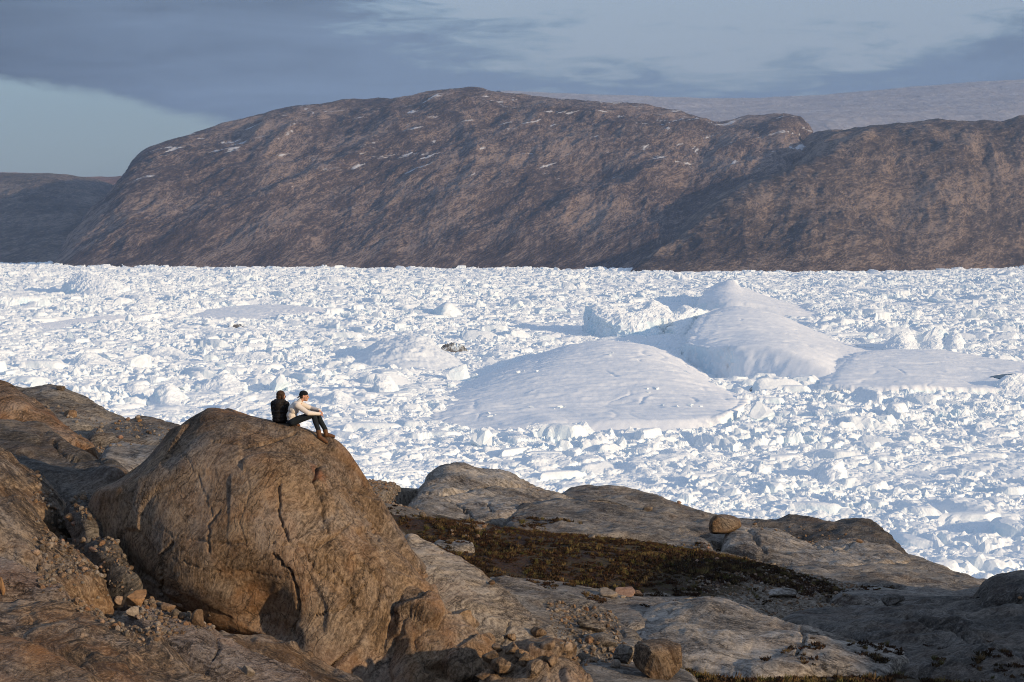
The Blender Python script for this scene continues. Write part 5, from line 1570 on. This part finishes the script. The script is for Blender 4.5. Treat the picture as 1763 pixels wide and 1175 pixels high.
def make_man():
    for py_ in range(732, 770):        # first point of the boulder's back below its skyline
        seat, nor, nm = hit(501, py_)
        if seat is not None and nm == 'boulder' and seat.y < 60:
            break
    seat, nor, nm = hit(501, py_ + 1.5)
    S = np.array(seat)

    def surf(x, y):
        p, n_, _n = drop(S[0] + x, S[1] + y)
        return p.z - S[2]
    # feet rest on the rock where it falls away
    zr = min(surf(0.62, -0.12), surf(0.80, -0.13) + 0.09)
    sh, st = surf(0.60, -0.12), surf(0.83, -0.13)
    heelR = np.array([0.58, -0.12, max(sh, -0.36)]); toeR = np.array([0.83, -0.13, max(st, sh - 0.16, -0.46)])
    ankR = heelR + np.array([0.055, 0.0, 0.15])
    heelL = np.array([0.72, 0.12, max(surf(0.72, 0.12), -0.30)]); toeL = heelL + np.array([0.265, 0.02, -0.03])
    ankL = heelL + np.array([0.045, 0, 0.15])
    kR = np.array([0.535, -0.12, 0.285]); kL = np.array([0.590, 0.10, 0.275])
    hipR, hipL = np.array([0.05, -0.095, 0.10]), np.array([0.05, 0.095, 0.10])
    shR, shL = np.array([0.165, -0.175, 0.475]), np.array([0.20, 0.175, 0.485])
    elR, elL = np.array([0.415, -0.235, 0.315]), np.array([0.44, 0.215, 0.375])
    wrR, wrL = np.array([0.645, -0.110, 0.285]), np.array([0.635, 0.045, 0.355])
    hc = np.array([0.305, 0.0, 0.675])
    b = Blob()
    b.ball((0.04, 0, 0.11), (0.13, 0.155, 0.105)); b.ball((0.03, 0, 0.24), (0.105, 0.135, 0.12)); b.ball((0.075, 0, 0.38), (0.115, 0.155, 0.13)); b.ball((0.14, 0, 0.48), (0.095, 0.155, 0.08))
    b.limb([(0.17, 0, 0.50), (0.215, 0, 0.57), hc + (-0.02, 0, -0.05)], [0.075, 0.056, 0.054])
    for sh_, el, wr in ((shR, elR, wrR), (shL, elL, wrL)):
        b.limb([sh_, el, wr], [0.052, 0.038, 0.026])
    for hp, kn, an in ((hipR, kR, ankR), (hipL, kL, ankL)):
        b.limb([hp, kn], [0.080, 0.054]); b.limb([kn, kn * 0.6 + an * 0.4 + (-0.015, 0, 0), an], [0.052, 0.050, 0.036])
    b.limb([ankR, heelR + (0.06, 0, 0.05), toeR + (-0.05, 0, 0.035)], [0.036, 0.036, 0.028]); b.limb([ankL, heelL + (0.06, 0, 0.05), toeL + (-0.05, 0, 0.035)], [0.036, 0.036, 0.028])
    at_, R = head(b, hc, 0.0, 0.10)
    hand(b, wrR, (0.75, 0.35, -0.35), (-0.35, 0.2, -1.0), 1)
    hand(b, wrL, (0.70, -0.45, -0.50), (-0.35, -0.2, -1.0), -1)
    body = b.build('person', SKIN, 0.0075, smooth=2)
    body.location = S
    tag(body, 'person in cream sweater, black cap and brown boots sitting on the boulder', 'person', 'couple on the boulder')
    eyes(at_, body)
    b = Blob()
    b.ball((0.03, 0, 0.15), (0.125, 0.160, 0.07)); b.ball((0.02, 0, 0.24), (0.125, 0.155, 0.13)); b.ball((0.065, 0, 0.38), (0.135, 0.178, 0.14)); b.ball((0.13, 0, 0.48), (0.115, 0.172, 0.09)); b.ball((0.19, 0, 0.535), (0.07, 0.085, 0.045))
    b.limb([shR, elR, wrR], [0.072, 0.058, 0.040]); b.limb([shL, elL, wrL], [0.072, 0.058, 0.040])
    b.limb([wrR * 0.9 + elR * 0.1, wrR], [0.043, 0.043]); b.limb([wrL * 0.9 + elL * 0.1, wrL], [0.043, 0.043])
    sw = b.build('sweater', KNIT, 0.010, body)
    b = Blob(); b.limb([(0.196, 0, 0.548), (0.218, 0, 0.576)], [0.064, 0.062]); b.build('collar', KNIT, 0.009, sw)
    b = Blob()
    b.ball((0.045, 0, 0.10), (0.145, 0.170, 0.100))
    for hp, kn, an in ((hipR, kR, ankR), (hipL, kL, ankL)):
        b.limb([hp, kn], [0.098, 0.072]); b.limb([kn, kn * 0.6 + an * 0.4 + (-0.015, 0, 0), an + (0, 0, 0.02)], [0.070, 0.064, 0.056])
    b.build('trousers', DENIM, 0.011, body)
    boot(body, heelR, toeR, ankR, (0.25, 0, 1)); boot(body, heelL, toeL, ankL, (0, 0, 1))
    b = Blob()
    b.ball(at_((-0.018, 0, 0.052)), (0.104, 0.084, 0.082), R); b.ball(at_((-0.045, 0, 0.030)), (0.080, 0.082, 0.060), R)
    cap_ = b.build('cap', CAPM, 0.008, body)
    b = Blob()
    for yy in np.linspace(-0.05, 0.05, 7):
        b.limb([at_((-0.095, yy, 0.005)), at_((-0.150 + abs(yy) * 0.4, yy, -0.045))], [0.012, 0.010])
    b.build('cap_brim', CAPM, 0.007, cap_)
    b = Blob()
    b.ball(at_((-0.035, 0, -0.005)), (0.076, 0.0795, 0.055), R); b.ball(at_((-0.050, 0, -0.040)), (0.045, 0.055, 0.035), R)
    b.build('hair', HAIRD, 0.008, body)
    b = Blob(); 
    for a_ in np.linspace(0, 6.28, 14):
        b.ball(wrL * 0.97 + elL * 0.03 + (0.006, 0.034 * math.cos(a_), 0.034 * math.sin(a_)), 0.009)
    b.build('watch_strap', STRAP, 0.006, body)
    return S


def make_woman(Sm):
    p, n_, _n = drop(Sm[0] - 0.285, Sm[1] + 0.17)
    S = np.array(p) - np.array([0, 0, 0.02])
    yaw = math.radians(66)
    Rz = np.array(Matrix.Rotation(yaw, 3, 'Z'))

    def surf(x, y):
        q = Rz @ np.array([x, y, 0])
        p_, _a, _b = drop(S[0] + q[0], S[1] + q[1])
        return p_.z - S[2]
    hz = max(surf(0.52, -0.10), -0.5), max(surf(0.55, 0.10), -0.5)
    heelR, heelL = np.array([0.50, -0.10, hz[0]]), np.array([0.53, 0.10, hz[1]])
    toeR, toeL = np.array([0.73, -0.11, max(surf(0.73, -0.11), hz[0] - 0.12)]), np.array([0.76, 0.11, max(surf(0.76, 0.11), hz[1] - 0.12)])
    ankR, ankL = heelR + (0.05, 0, 0.14), heelL + (0.05, 0, 0.14)
    kR, kL = np.array([0.45, -0.10, 0.22]), np.array([0.47, 0.10, 0.22])
    hipR, hipL = np.array([0.05, -0.09, 0.09]), np.array([0.05, 0.09, 0.09])
    shR, shL = np.array([0.035, -0.165, 0.445]), np.array([0.035, 0.165, 0.445])
    elR, elL = np.array([0.12, -0.215, 0.20]), np.array([0.14, 0.215, 0.20])
    wrR, wrL = np.array([0.33, -0.12, 0.20]), np.array([0.33, 0.10, 0.21])
    hc = np.array([0.085, -0.01, 0.625])
    b = Blob()
    b.ball((0.03, 0, 0.10), (0.12, 0.15, 0.10)); b.ball((0.01, 0, 0.22), (0.095, 0.12, 0.11)); b.ball((0.015, 0, 0.35), (0.10, 0.135, 0.12)); b.ball((0.03, 0, 0.44), (0.08, 0.14, 0.07))
    b.limb([(0.03, 0, 0.47), (0.05, 0, 0.53), hc + (-0.02, 0, -0.05)], [0.065, 0.048, 0.047])
    b.limb([shR, elR, wrR], [0.046, 0.035, 0.024]); b.limb([shL, elL, wrL], [0.046, 0.035, 0.024])
    for hp, kn, an in ((hipR, kR, ankR), (hipL, kL, ankL)):
        b.limb([hp, kn, an], [0.078, 0.050, 0.034])
    b.limb([ankR, heelR + (0.06, 0, 0.05), toeR + (-0.05, 0, 0.035)], [0.034, 0.034, 0.026]); b.limb([ankL, heelL + (0.06, 0, 0.05), toeL + (-0.05, 0, 0.035)], [0.034, 0.034, 0.026])
    at_, R = head(b, hc, -0.85, 0.05, 0.95)
    hand(b, wrR, (0.8, 0.3, -0.1), (0, 0, -1), 1, s=0.92); hand(b, wrL, (0.8, -0.3, -0.1), (0, 0, -1), -1, s=0.92)
    body = b.build('person', SKIN, 0.0075, smooth=2)
    body.location = S
    body.rotation_euler = (0, 0, yaw)
    tag(body, 'person with brown hair in black hooded jacket sitting on the boulder', 'person', 'couple on the boulder')
    eyes(at_, body, 0.95)
    b = Blob()
    b.ball((0.02, 0, 0.09), (0.150, 0.190, 0.09)); b.ball((0.005, 0, 0.20), (0.135, 0.170, 0.13)); b.ball((0.01, 0, 0.35), (0.140, 0.175, 0.13)); b.ball((0.02, 0, 0.45), (0.110, 0.165, 0.08))
    b.limb([shR, elR, wrR], [0.078, 0.066, 0.046]); b.limb([shL, elL, wrL], [0.078, 0.066, 0.046])
    for z_, r_ in ((0.15, 0.012), (0.27, 0.012), (0.38, 0.010)):
        b.ball((0.005, 0, z_), (0.135 + r_, 0.172 + r_, 0.05))
    jk = b.build('jacket', JACKET, 0.011, body)
    b = Blob()
    for a_ in np.linspace(0.55, 5.73, 17):
        b.ball((0.035 + 0.085 * math.cos(a_), 0.105 * math.sin(a_), 0.505 - 0.012 * math.cos(a_)), (0.050, 0.050, 0.048))
    b.ball((-0.085, 0, 0.465), (0.060, 0.105, 0.085)); b.ball((-0.095, 0, 0.42), (0.05, 0.08, 0.07))
    b.build('hood', JACKET, 0.010, jk)
    b = Blob()
    b.ball((0.04, 0, 0.09), (0.13, 0.16, 0.09))
    for hp, kn, an in ((hipR, kR, ankR), (hipL, kL, ankL)):
        b.limb([hp, kn, an + (0, 0, 0.02)], [0.092, 0.066, 0.052])
    b.build('trousers', DENIM, 0.012, body)
    boot(body, heelR, toeR, ankR, (0, 0, 1)); boot(body, heelL, toeL, ankL, (0, 0, 1))
    b = Blob()
    s = 0.95
    b.ball(at_((-0.022, 0, 0.040)), (0.104, 0.092, 0.092), R); b.ball(at_((-0.050, 0, -0.030)), (0.076, 0.090, 0.095), R)
    for sy in (-1, 1):
        b.limb([at_((0.010, 0.072 * sy, 0.03)), at_((0.018, 0.080 * sy, -0.05)), at_((0.022, 0.074 * sy, -0.115))], [0.032, 0.034, 0.024])
    b.limb([at_((-0.07, -0.04, -0.09)), at_((-0.055, 0.05, -0.10))], [0.045, 0.045])
    b.build('hair', HAIRB, 0.009, body)


SM = make_man()
make_woman(SM)
# ------------------------------------------------------------------ stones
def stone_mesh(seed, sub=3, cuts=9, rough=0.06, box=0.0):
    rs_ = np.random.RandomState(seed)
    V, F = (IV3, IF3) if sub == 3 else ((IV4, IF4) if sub == 4 else (_IV2, _IF2))
    V = V.copy()
    if box:
        V = np.sign(V) * np.abs(V) ** (1 - box)
        V /= np.abs(V).max()
    for k in range(cuts):
        n_ = rs_.normal(size=3); n_ /= np.linalg.norm(n_)
        lim = rs_.uniform(0.45, 0.82)
        s = V @ n_
        V = V - np.outer(np.maximum(s - lim, 0) * 0.96, n_)
    u = V / (np.linalg.norm(V, axis=1)[:, None] + 1e-9)
    V = V + u * (rough * fbm(V * 1.6 + seed, 4) + 0.4 * rough * ridged(V * 4 + seed, 2) - 0.3 * rough)[:, None]
    me = rawmesh('stone', V, F, smooth=sub > 2)
    return me


def stone_mat(name, a, b, c):
    m, nt, bs = newmat(name)
    tc = N(nt, 'ShaderNodeTexCoord').outputs['Object']
    rnd = N(nt, 'ShaderNodeObjectInfo').outputs['Random']
    n1_ = noise(nt, tc, 2.2, 6, 0.65, 0.4)
    n2_ = noise(nt, tc, 9.0, 5, 0.7)
    k = M(nt, 'ADD', M(nt, 'MULTIPLY', n1_, 0.6), M(nt, 'MULTIPLY', n2_, 0.4))
    col = RAMP(nt, k, [(0.36, a), (0.50, b), (0.64, c)])
    col = MIX(nt, 1.0, col, RAMP(nt, rnd, [(0.0, (0.62, 0.60, 0.58)), (0.4, (1.0, 0.95, 0.9)), (0.7, (1.15, 1.1, 1.05)), (1.0, (1.25, 0.95, 0.75))]), 'MULTIPLY')
    nt.links.new(col, bs.inputs['Base Color'])
    nt.links.new(N(nt, 'ShaderNodeBump', {'Strength': 0.6, 'Distance': 0.05, 'Height': k}).outputs[0], bs.inputs['Normal'])
    return m


ST_GREY = stone_mat('grey_stone', (0.05, 0.042, 0.034), (0.14, 0.115, 0.09), (0.25, 0.21, 0.17))
ST_PALE = stone_mat('pale_stone', (0.10, 0.085, 0.07), (0.22, 0.19, 0.16), (0.34, 0.30, 0.255))
ST_ORANGE = stone_mat('orange_stone', (0.11, 0.066, 0.036), (0.24, 0.142, 0.074), (0.33, 0.21, 0.12))
ST_BROWN = stone_mat('brown_stone', (0.06, 0.040, 0.027), (0.15, 0.102, 0.066), (0.25, 0.178, 0.12))
ST_PINK = stone_mat('pink_stone', (0.13, 0.085, 0.065), (0.25, 0.165, 0.125), (0.34, 0.24, 0.19))

PROTO = [stone_mesh(900 + k, 3, 9 + k % 4, 0.07, 0.25 * (k % 3 == 0)) for k in range(8)]
SMALL = [stone_mesh(930 + k, 2, 8, 0.05, 0.2 * (k % 2)) for k in range(6)]
_mesh_cache = {}


def with_mat(me, mat):
    key = (me.name, mat.name)
    if key not in _mesh_cache:
        c = me.copy(); c.materials.clear(); c.materials.append(mat)
        _mesh_cache[key] = c
    return _mesh_cache[key]


rsn = np.random.RandomState(41)


def stone(px, py, w, h, mat, label, group=None, me=None, rz=None, depth=0.85, tilt=0.12, name='stone', cat='stone', sink=0.16):
    """px, py = where its underside meets the ground; w, h in photograph pixels, turned into metres at that distance"""
    loc, nor, nm = hit(px, py)
    if loc is None or loc.y > 200:
        return None
    k = loc.y / FPX
    sx, sz = w * k * 0.5, h * k * 0.5
    me = me if me is not None else with_mat(PROTO[rsn.randint(len(PROTO))], mat)
    sy = sx * depth
    loc = loc + Vector((0, sy * 0.55, sz * (1 - sink) + 0.15 * sy * max(0, 0)))
    g, gn_, _g = drop(loc.x, loc.y)
    if g is not None and abs(g.z - (loc.z - sz)) < 2.5 * sz + 0.3:
        loc.z = g.z + sz * (1 - 2 * sink)
    o = link(name, me, None, loc=loc)
    o.scale = (sx * 1.08, sy * 1.08, sz * 1.1)
    o.rotation_euler = (rsn.uniform(-tilt, tilt), rsn.uniform(-tilt, tilt), rsn.uniform(-0.5, 0.5) if rz is None else rz)
    tag(o, label, cat, group)
    return o


def unique(seed, mat, cuts=8, box=0.0, rough=0.06, sub=4):
    me = stone_mesh(seed, sub, cuts, rough, box)
    me.materials.append(mat)
    return me


stone(105, 673, 17, 11, ST_GREY, 'lone grey stone standing on the left skyline', me=unique(1, ST_GREY, 7))
stone(120, 719, 21, 15, ST_BROWN, 'brown squarish stone on the slab below the skyline stone', me=unique(2, ST_BROWN, 7, 0.35))
stone(236, 721, 12, 7, ST_PALE, 'small pale block on the low skyline slab', me=unique(3, ST_PALE, 6, 0.4))
stone(239, 727, 9, 6, ST_ORANGE, 'small orange stone below the pale skyline block')
stone(219, 725, 9, 7, ST_PINK, 'small pinkish stone at the foot of the left skyline slab')
stone(207, 757, 12, 8, ST_PINK, 'pink stone at the dark end of the smooth vein slab')
stone(1250, 926, 52, 40, ST_BROWN, 'round brown boulder perched on the right skyline slab', me=unique(5, BROWN2, 6, 0.15, 0.05), name='boulder', cat='boulder', sink=0.06)
stone(1137, 1168, 112, 62, GREY, 'big layered block boulder at bottom centre right', me=unique(7, BROWN2, 9, 0.45, 0.07), name='boulder', cat='boulder', sink=0.08, rz=0.25)
stone(1077, 1147, 38, 38, ST_PALE, 'striped pale stone leaning against the block boulder', me=unique(8, GREY2, 7, 0.2), sink=0.08)
stone(1049, 1029, 32, 16, ST_PALE, 'flat pale block beside the pink block below the heath', me=unique(9, ST_PALE, 8, 0.45), rz=0.1)
stone(1077, 1026, 32, 19, ST_PINK, 'pink-brown block below the heath behind the flat pale block', me=unique(10, ST_PINK, 7, 0.5), rz=-0.1)
stone(1099, 1027, 15, 13, ST_GREY, 'grey stone right of the pink-brown block')
stone(1073, 1031, 10, 7, ST_PALE, 'little white stone in front of the pink-brown block')
stone(231, 1047, 50, 34, ST_ORANGE, 'large orange stone at the boulder foot in the gravel', me=unique(11, ST_ORANGE, 8, 0.3))
stone(229, 1074, 33, 28, ST_PALE, 'pale angular stone just below the large orange stone', me=unique(12, ST_PALE, 10, 0.2), tilt=0.3)
stone(205, 1054, 17, 17, ST_PALE, 'small pale stone left of the large orange stone')
stone(261, 1040, 16, 13, ST_GREY, 'dark stone right behind the large orange stone')
stone(288, 1054, 31, 20, ST_BROWN, 'rounded tan stone right of the large orange stone', me=unique(13, ST_BROWN, 6))
stone(313, 1045, 22, 16, ST_PALE, 'white stone tucked under the boulder edge')
stone(303, 1064, 18, 17, ST_GREY, 'grey stone in front of the white tucked stone')
stone(316, 1057, 13, 13, ST_GREY, 'small grey stone between the white and grey stones')
stone(314, 1068, 13, 13, ST_BROWN, 'small brown stone on top of the pink rib')
stone(325, 1066, 9, 17, ST_GREY, 'narrow upright stone on the pink rib')
stone(341, 1079, 24, 33, ST_PALE, 'tall pointed tan stone standing on the pink rib', me=unique(14, ST_BROWN, 8, 0.1))
stone(363, 1064, 14, 17, ST_PALE, 'pale upright stone under the overhang')
stone(427, 1164, 22, 18, ST_PALE, 'pale angular stone on the gravel at the bottom', me=unique(15, ST_PALE, 9, 0.3))
stone(276, 1046, 14, 10, ST_GREY, 'small stone beside the rounded tan stone')
stone(278, 1028, 12, 10, ST_PALE, 'small white stone against the boulder edge')
stone(121, 906, 20, 15, ST_ORANGE, 'orange stone above the gravel gully at left')
stone(214, 963, 11, 10, ST_GREY, 'stone caught in the boulder crack, upper one')
stone(226, 982, 12, 10, ST_BROWN, 'stone caught in the boulder crack, lower one')
stone(2, 1030, 14, 34, ST_ORANGE, 'rusty stone cut by the left picture edge')
stone(1345, 1029, 52, 14, ST_PALE, 'flat pale boulder lying in the shaded gravel', me=unique(16, GREY2, 7, 0.2), name='boulder', cat='boulder')
stone(1540, 1042, 40, 22, ST_GREY, 'dark wedge-shaped stone on the shaded slabs at right', me=unique(17, DARKR, 8, 0.1))
stone(1757, 1036, 8, 6, ST_ORANGE, 'small tan stone at the right edge on the bedrock')
stone(1170, 869, 12, 7, ST_PINK, 'small pink stone on the centre skyline slab')
stone(1116, 880, 17, 10, ST_GREY, 'grey stone on the centre skyline slab')
stone(728, 890, 16, 10, ST_GREY, 'pale stone at the left foot of the pale dome')
stone(1019, 928, 14, 9, ST_PALE, 'pale stone lying in the upper heath')
stone(846, 1008, 12, 9, ST_BROWN, 'brown stone on the crest of the long rib')
stone(1480, 935, 14, 8, ST_GREY, 'pale stone left of the dark banded hump')
stone(1060, 1150, 18, 16, ST_PALE, 'small pale rounded stone below the striped stone', me=unique(18, ST_PALE, 5))
stone(1017, 1090, 46, 26, ST_GREY, 'split grey block at the head of the stony gully', me=unique(19, GREY, 9, 0.3))
stone(1040, 1112, 54, 22, ST_GREY, 'dark smooth stone in the stony gully', me=unique(20, GREY, 6, 0.1))
CRAGS = [(845, 1150, 40, 30), (885, 1128, 30, 22), (868, 1168, 46, 34), (905, 1150, 28, 26), (920, 1172, 40, 30), (835, 1175, 36, 24), (880, 1105, 22, 16), (925, 1100, 30, 20), (898, 1140, 24, 24), (858, 1125, 26, 18), (950, 1150, 26, 22), (940, 1120, 30, 20)]
for i, (x, y, w, h) in enumerate(CRAGS):
    stone(x, y, w, h, ST_BROWN, 'broken brown block in the rubble heap at bottom centre', 'rubble at bottom centre', me=unique(60 + i, BROWN, 11, 0.3, 0.09, 3), tilt=0.4)


def scatter_px(poly, n, smin, smax, mats, label, group):
    poly = np.array(poly, float)
    lo, hi = poly.min(0), poly.max(0)
    k = t = 0
    while k < n and t < n * 30:
        t += 1
        x, y = rsn.uniform(lo[0], hi[0]), rsn.uniform(lo[1], hi[1])
        if not inpoly(np.array(x), np.array(y), poly):
            continue
        s = smin * (smax / smin) ** (rsn.uniform() ** 2.2)
        mt = mats[rsn.randint(len(mats))]
        if stone(x, y, s * rsn.uniform(0.9, 1.5), s * rsn.uniform(0.6, 1.0), mt, label, group, me=with_mat(SMALL[rsn.randint(len(SMALL))], mt), tilt=0.4, rz=rsn.uniform(0, 6.28), sink=0.22):
            k += 1


scatter_px([(78, 868), (105, 880), (128, 905), (150, 940), (172, 968), (196, 990), (180, 1000), (150, 985), (120, 955), (92, 915)], 62, 5, 15, [ST_PALE, ST_GREY, ST_BROWN, ST_PINK], 'stone in the rubble gully left of the boulder crack', 'stones in the left gully')
scatter_px([(105, 1000), (180, 990), (250, 1005), (280, 1030), (240, 1048), (190, 1062), (160, 1040)], 40, 4, 10, [ST_GREY, ST_BROWN, ST_PALE], 'small stone in the gravel above the swirl-banded rock', 'stones in the left gravel')
scatter_px([(765, 905), (835, 900), (862, 920), (830, 930), (780, 925)], 24, 4, 9, [ST_PALE, ST_GREY, ST_BROWN], 'small pale stone in the bare patch of the heath', 'stones in the bare heath patch')
scatter_px([(1160, 940), (1240, 945), (1330, 972), (1420, 1000), (1330, 1005), (1240, 985), (1170, 965)], 45, 3.5, 8, [ST_PALE, ST_GREY, ST_BROWN, ST_PINK], 'small stone strewn over the right end of the heath', 'stones on the right heath')
scatter_px([(1170, 1005), (1260, 1010), (1400, 1008), (1500, 1018), (1440, 1035), (1380, 1055), (1290, 1048), (1200, 1025)], 50, 3.5, 10, [ST_PALE, ST_GREY, ST_BROWN], 'small stone in the shaded gravel behind the pale whaleback', 'stones in the shaded gravel')
scatter_px([(955, 1105), (1010, 1100), (1060, 1120), (1065, 1145), (1010, 1150), (975, 1130)], 30, 6, 20, [ST_GREY, ST_BROWN, ST_PALE], 'stone in the stony gully left of the block boulder', 'stones in the centre gully')
scatter_px([(1270, 898), (1340, 900), (1440, 915), (1480, 930), (1400, 935), (1300, 910)], 26, 3, 6, [ST_GREY, ST_BROWN], 'small stone on the gravelly right skyline', 'stones on the right skyline')

# gravel: far too many to count
def plan_scatter(polys, n, rs_, only=('ground',), flat=0.0):
    out = []
    for poly, w in polys:
        lo, hi = poly.min(0), poly.max(0)
        k = int(n * w)
        q = rs_.uniform(lo, hi, (k * 6, 2))
        q = q[inpoly(q[:, 0], q[:, 1], poly)]
        got = 0
        for x, y in q:
            if got >= k:
                break
            p, n_, nm = drop(x, y)
            if p is None or nm not in only or n_.z < flat:
                continue
            out.append((p.x, p.y, p.z))
            got += 1
    return np.array(out)


rs = np.random.RandomState(8)
GRAVEL = [(plan([(60, 860, 47.5), (130, 850, 48), (260, 990, 43.5), (330, 1060, 41), (420, 1110, 39.2), (250, 1120, 36.5), (80, 1040, 38), (60, 980, 40.5)]), 0.34),
          (plan([(60, 735, 72), (330, 745, 76), (330, 800, 62), (130, 790, 60), (90, 750, 66)]), 0.10),
          (plan([(1130, 1030, 64), (1300, 1060, 62), (1560, 1050, 66), (1640, 1015, 84), (1400, 990, 84), (1200, 1000, 72)]), 0.24),
          (plan([(940, 1090, 51), (1060, 1090, 52), (1090, 1150, 46), (980, 1160, 43)]), 0.10),
          (plan([(630, 825, 101), (740, 830, 101), (740, 880, 90), (640, 870, 88)]), 0.10), (plan([(1240, 895, 116), (1440, 900, 117), (1500, 930, 110), (1300, 915, 106)]), 0.12)]
gp = plan_scatter(GRAVEL, 15000, rs)
gp2 = plan_scatter([(GRAVEL[0][0], 0.6), (GRAVEL[3][0], 0.25), (GRAVEL[1][0], 0.15)], 2600, rs, ('rock_outcrop',), 0.80)
gp = np.vstack([gp, gp2]) if len(gp2) else gp
gs = 0.018 * (0.085 / 0.018) ** (rs.uniform(0, 1, len(gp)) ** 2.0)
mg = [with_mat(m_, t_) for m_ in SMALL[:4] for t_ in (ST_GREY, ST_PALE, ST_BROWN)]
gn_scatter('gravel', gp + np.stack([0 * gs, 0 * gs, gs * 0.2], 1), gs, rs.uniform(0, 6.28, len(gp)), rs.randint(0, len(mg), len(gp)), mg, None, 'loose grey and tan gravel between the rocks', tilt=0.5)


# heath: low autumn dwarf shrubs and dry grass
def veg_mat(name, cols):
    m, nt, bs = newmat(name)
    rnd = N(nt, 'ShaderNodeObjectInfo').outputs['Random']
    pos_ = N(nt, 'ShaderNodeNewGeometry').outputs['Position']
    k = M(nt, 'ADD', M(nt, 'MULTIPLY', rnd, 0.55), M(nt, 'MULTIPLY', noise(nt, pos_, 0.5, 4, 0.6), 0.45))
    nt.links.new(RAMP(nt, k, [(0.25 + 0.5 * i / (len(cols) - 1), c) for i, c in enumerate(cols)]), bs.inputs['Base Color'])
    return m


VEG1 = veg_mat('heath_leaves', [(0.020, 0.012, 0.008), (0.042, 0.022, 0.012), (0.034, 0.026, 0.013), (0.066, 0.037, 0.018), (0.046, 0.022, 0.013)])
VEG2 = veg_mat('dry_grass', [(0.10, 0.060, 0.025), (0.17, 0.115, 0.05), (0.13, 0.10, 0.035), (0.07, 0.065, 0.02)])


def tuft(seed, n, spread, hgt, wid, mat):
    rs_ = np.random.RandomState(seed)
    V, F = [], []
    for k in range(n):
        a_ = rs_.uniform(0, 6.28); r_ = spread * math.sqrt(rs_.uniform())
        b_ = np.array([r_ * math.cos(a_), r_ * math.sin(a_), -0.1])
        ln = rs_.uniform(0.5, 1.0) * hgt
        ta = rs_.uniform(0, 6.28); te = rs_.uniform(0.1, 0.9)
        tip = b_ + np.array([math.cos(ta) * math.sin(te), math.sin(ta) * math.sin(te), math.cos(te)]) * ln
        sd = np.array([-math.sin(ta + 1), math.cos(ta + 1), rs_.uniform(-.4, .4)]) * wid
        i0 = len(V)
        V += [b_, b_ * 0.45 + tip * 0.55 - sd, tip, b_ * 0.45 + tip * 0.55 + sd]
        F.append([i0, i0 + 1, i0 + 2, i0 + 3])
    me = rawmesh('tuft', np.array(V), np.array(F), smooth=False)
    me.materials.append(mat)
    return me


TUFTS = [tuft(k, 34, 0.75, 0.75, 0.13, VEG1) for k in range(5)] + [tuft(20 + k, 40, 0.4, 1.3, 0.05, VEG2) for k in range(2)]
hp = plan_scatter([(HEATH[0], 0.72), (HEATH[1], 0.28)], 15000, rs)
wide = HEATH[0].mean(0) + (HEATH[0] - HEATH[0].mean(0)) * 1.32
wide2 = HEATH[1].mean(0) + (HEATH[1] - HEATH[1].mean(0)) * 1.2
keep = fbm(hp / np.array([1.6, 3.0, 50.0]), 3) > -0.06 - 0.25 * (rs.uniform(0, 1, len(hp)) < 0.3)
hp = hp[keep]
fr = plan_scatter([(wide, 0.7), (wide2, 0.3)], 6500, rs, ('ground', 'rock_outcrop'), 0.85)      # the edge thins out onto the rock
fr = fr[fbm(fr / np.array([1.4, 2.8, 50.0]), 3) > 0.14]
hp = np.vstack([hp, fr])
hs = rs.uniform(0.07, 0.20, len(hp)) * (1 + 0.8 * np.clip(fbm(hp / 3.0 + 5, 2), -0.5, 1))
gn_scatter('heath', hp, hs, rs.uniform(0, 6.28, len(hp)), np.where(rs.uniform(0, 1, len(hp)) < 0.86, rs.randint(0, 5, len(hp)), rs.randint(5, 7, len(hp))), TUFTS, None, 'brown autumn heath and dry grass on the flat', tilt=0.3)
for i, (x, y, w) in enumerate([(985, 1008, 16), (1020, 1009, 16), (1042, 1011, 14)]):
    loc, n_, nm = hit(x, y)
    if loc is not None:
        me = tuft(70 + i, 120, 0.75, 0.9, 0.06, VEG2)
        o = link('grass_tuft', me, None, loc=loc)
        k = w * loc.y / FPX * 0.6
        o.scale = (k, k, k * 0.8)
        tag(o, ['leftmost of three golden grass tufts at the lower heath edge', 'middle of three golden grass tufts at the lower heath edge', 'rightmost of three golden grass tufts at the lower heath edge'][i], 'grass tuft', 'golden grass tufts')

# ------------------------------------------------------------------ air
hz = bpy.data.meshes.new('haze')
bm = bmesh.new()
bmesh.ops.create_cube(bm, size=1.0)
bm.to_mesh(hz); bm.free()
haze = link('haze', hz, loc=(0, 7650, 497))
haze.scale = (24000, 16700, 1010)
m = bpy.data.materials.new('haze')
m.use_nodes = True
nt = m.node_tree
nt.nodes.clear()
out = N(nt, 'ShaderNodeOutputMaterial')
pv = N(nt, 'ShaderNodeVolumePrincipled', {'Color': (0.42, 0.62, 1.0, 1), 'Density': 4.0e-5, 'Anisotropy': 0.0})
nt.links.new(pv.outputs[0], out.inputs['Volume'])
hz.materials.append(m)
tag(haze, kind='stuff')
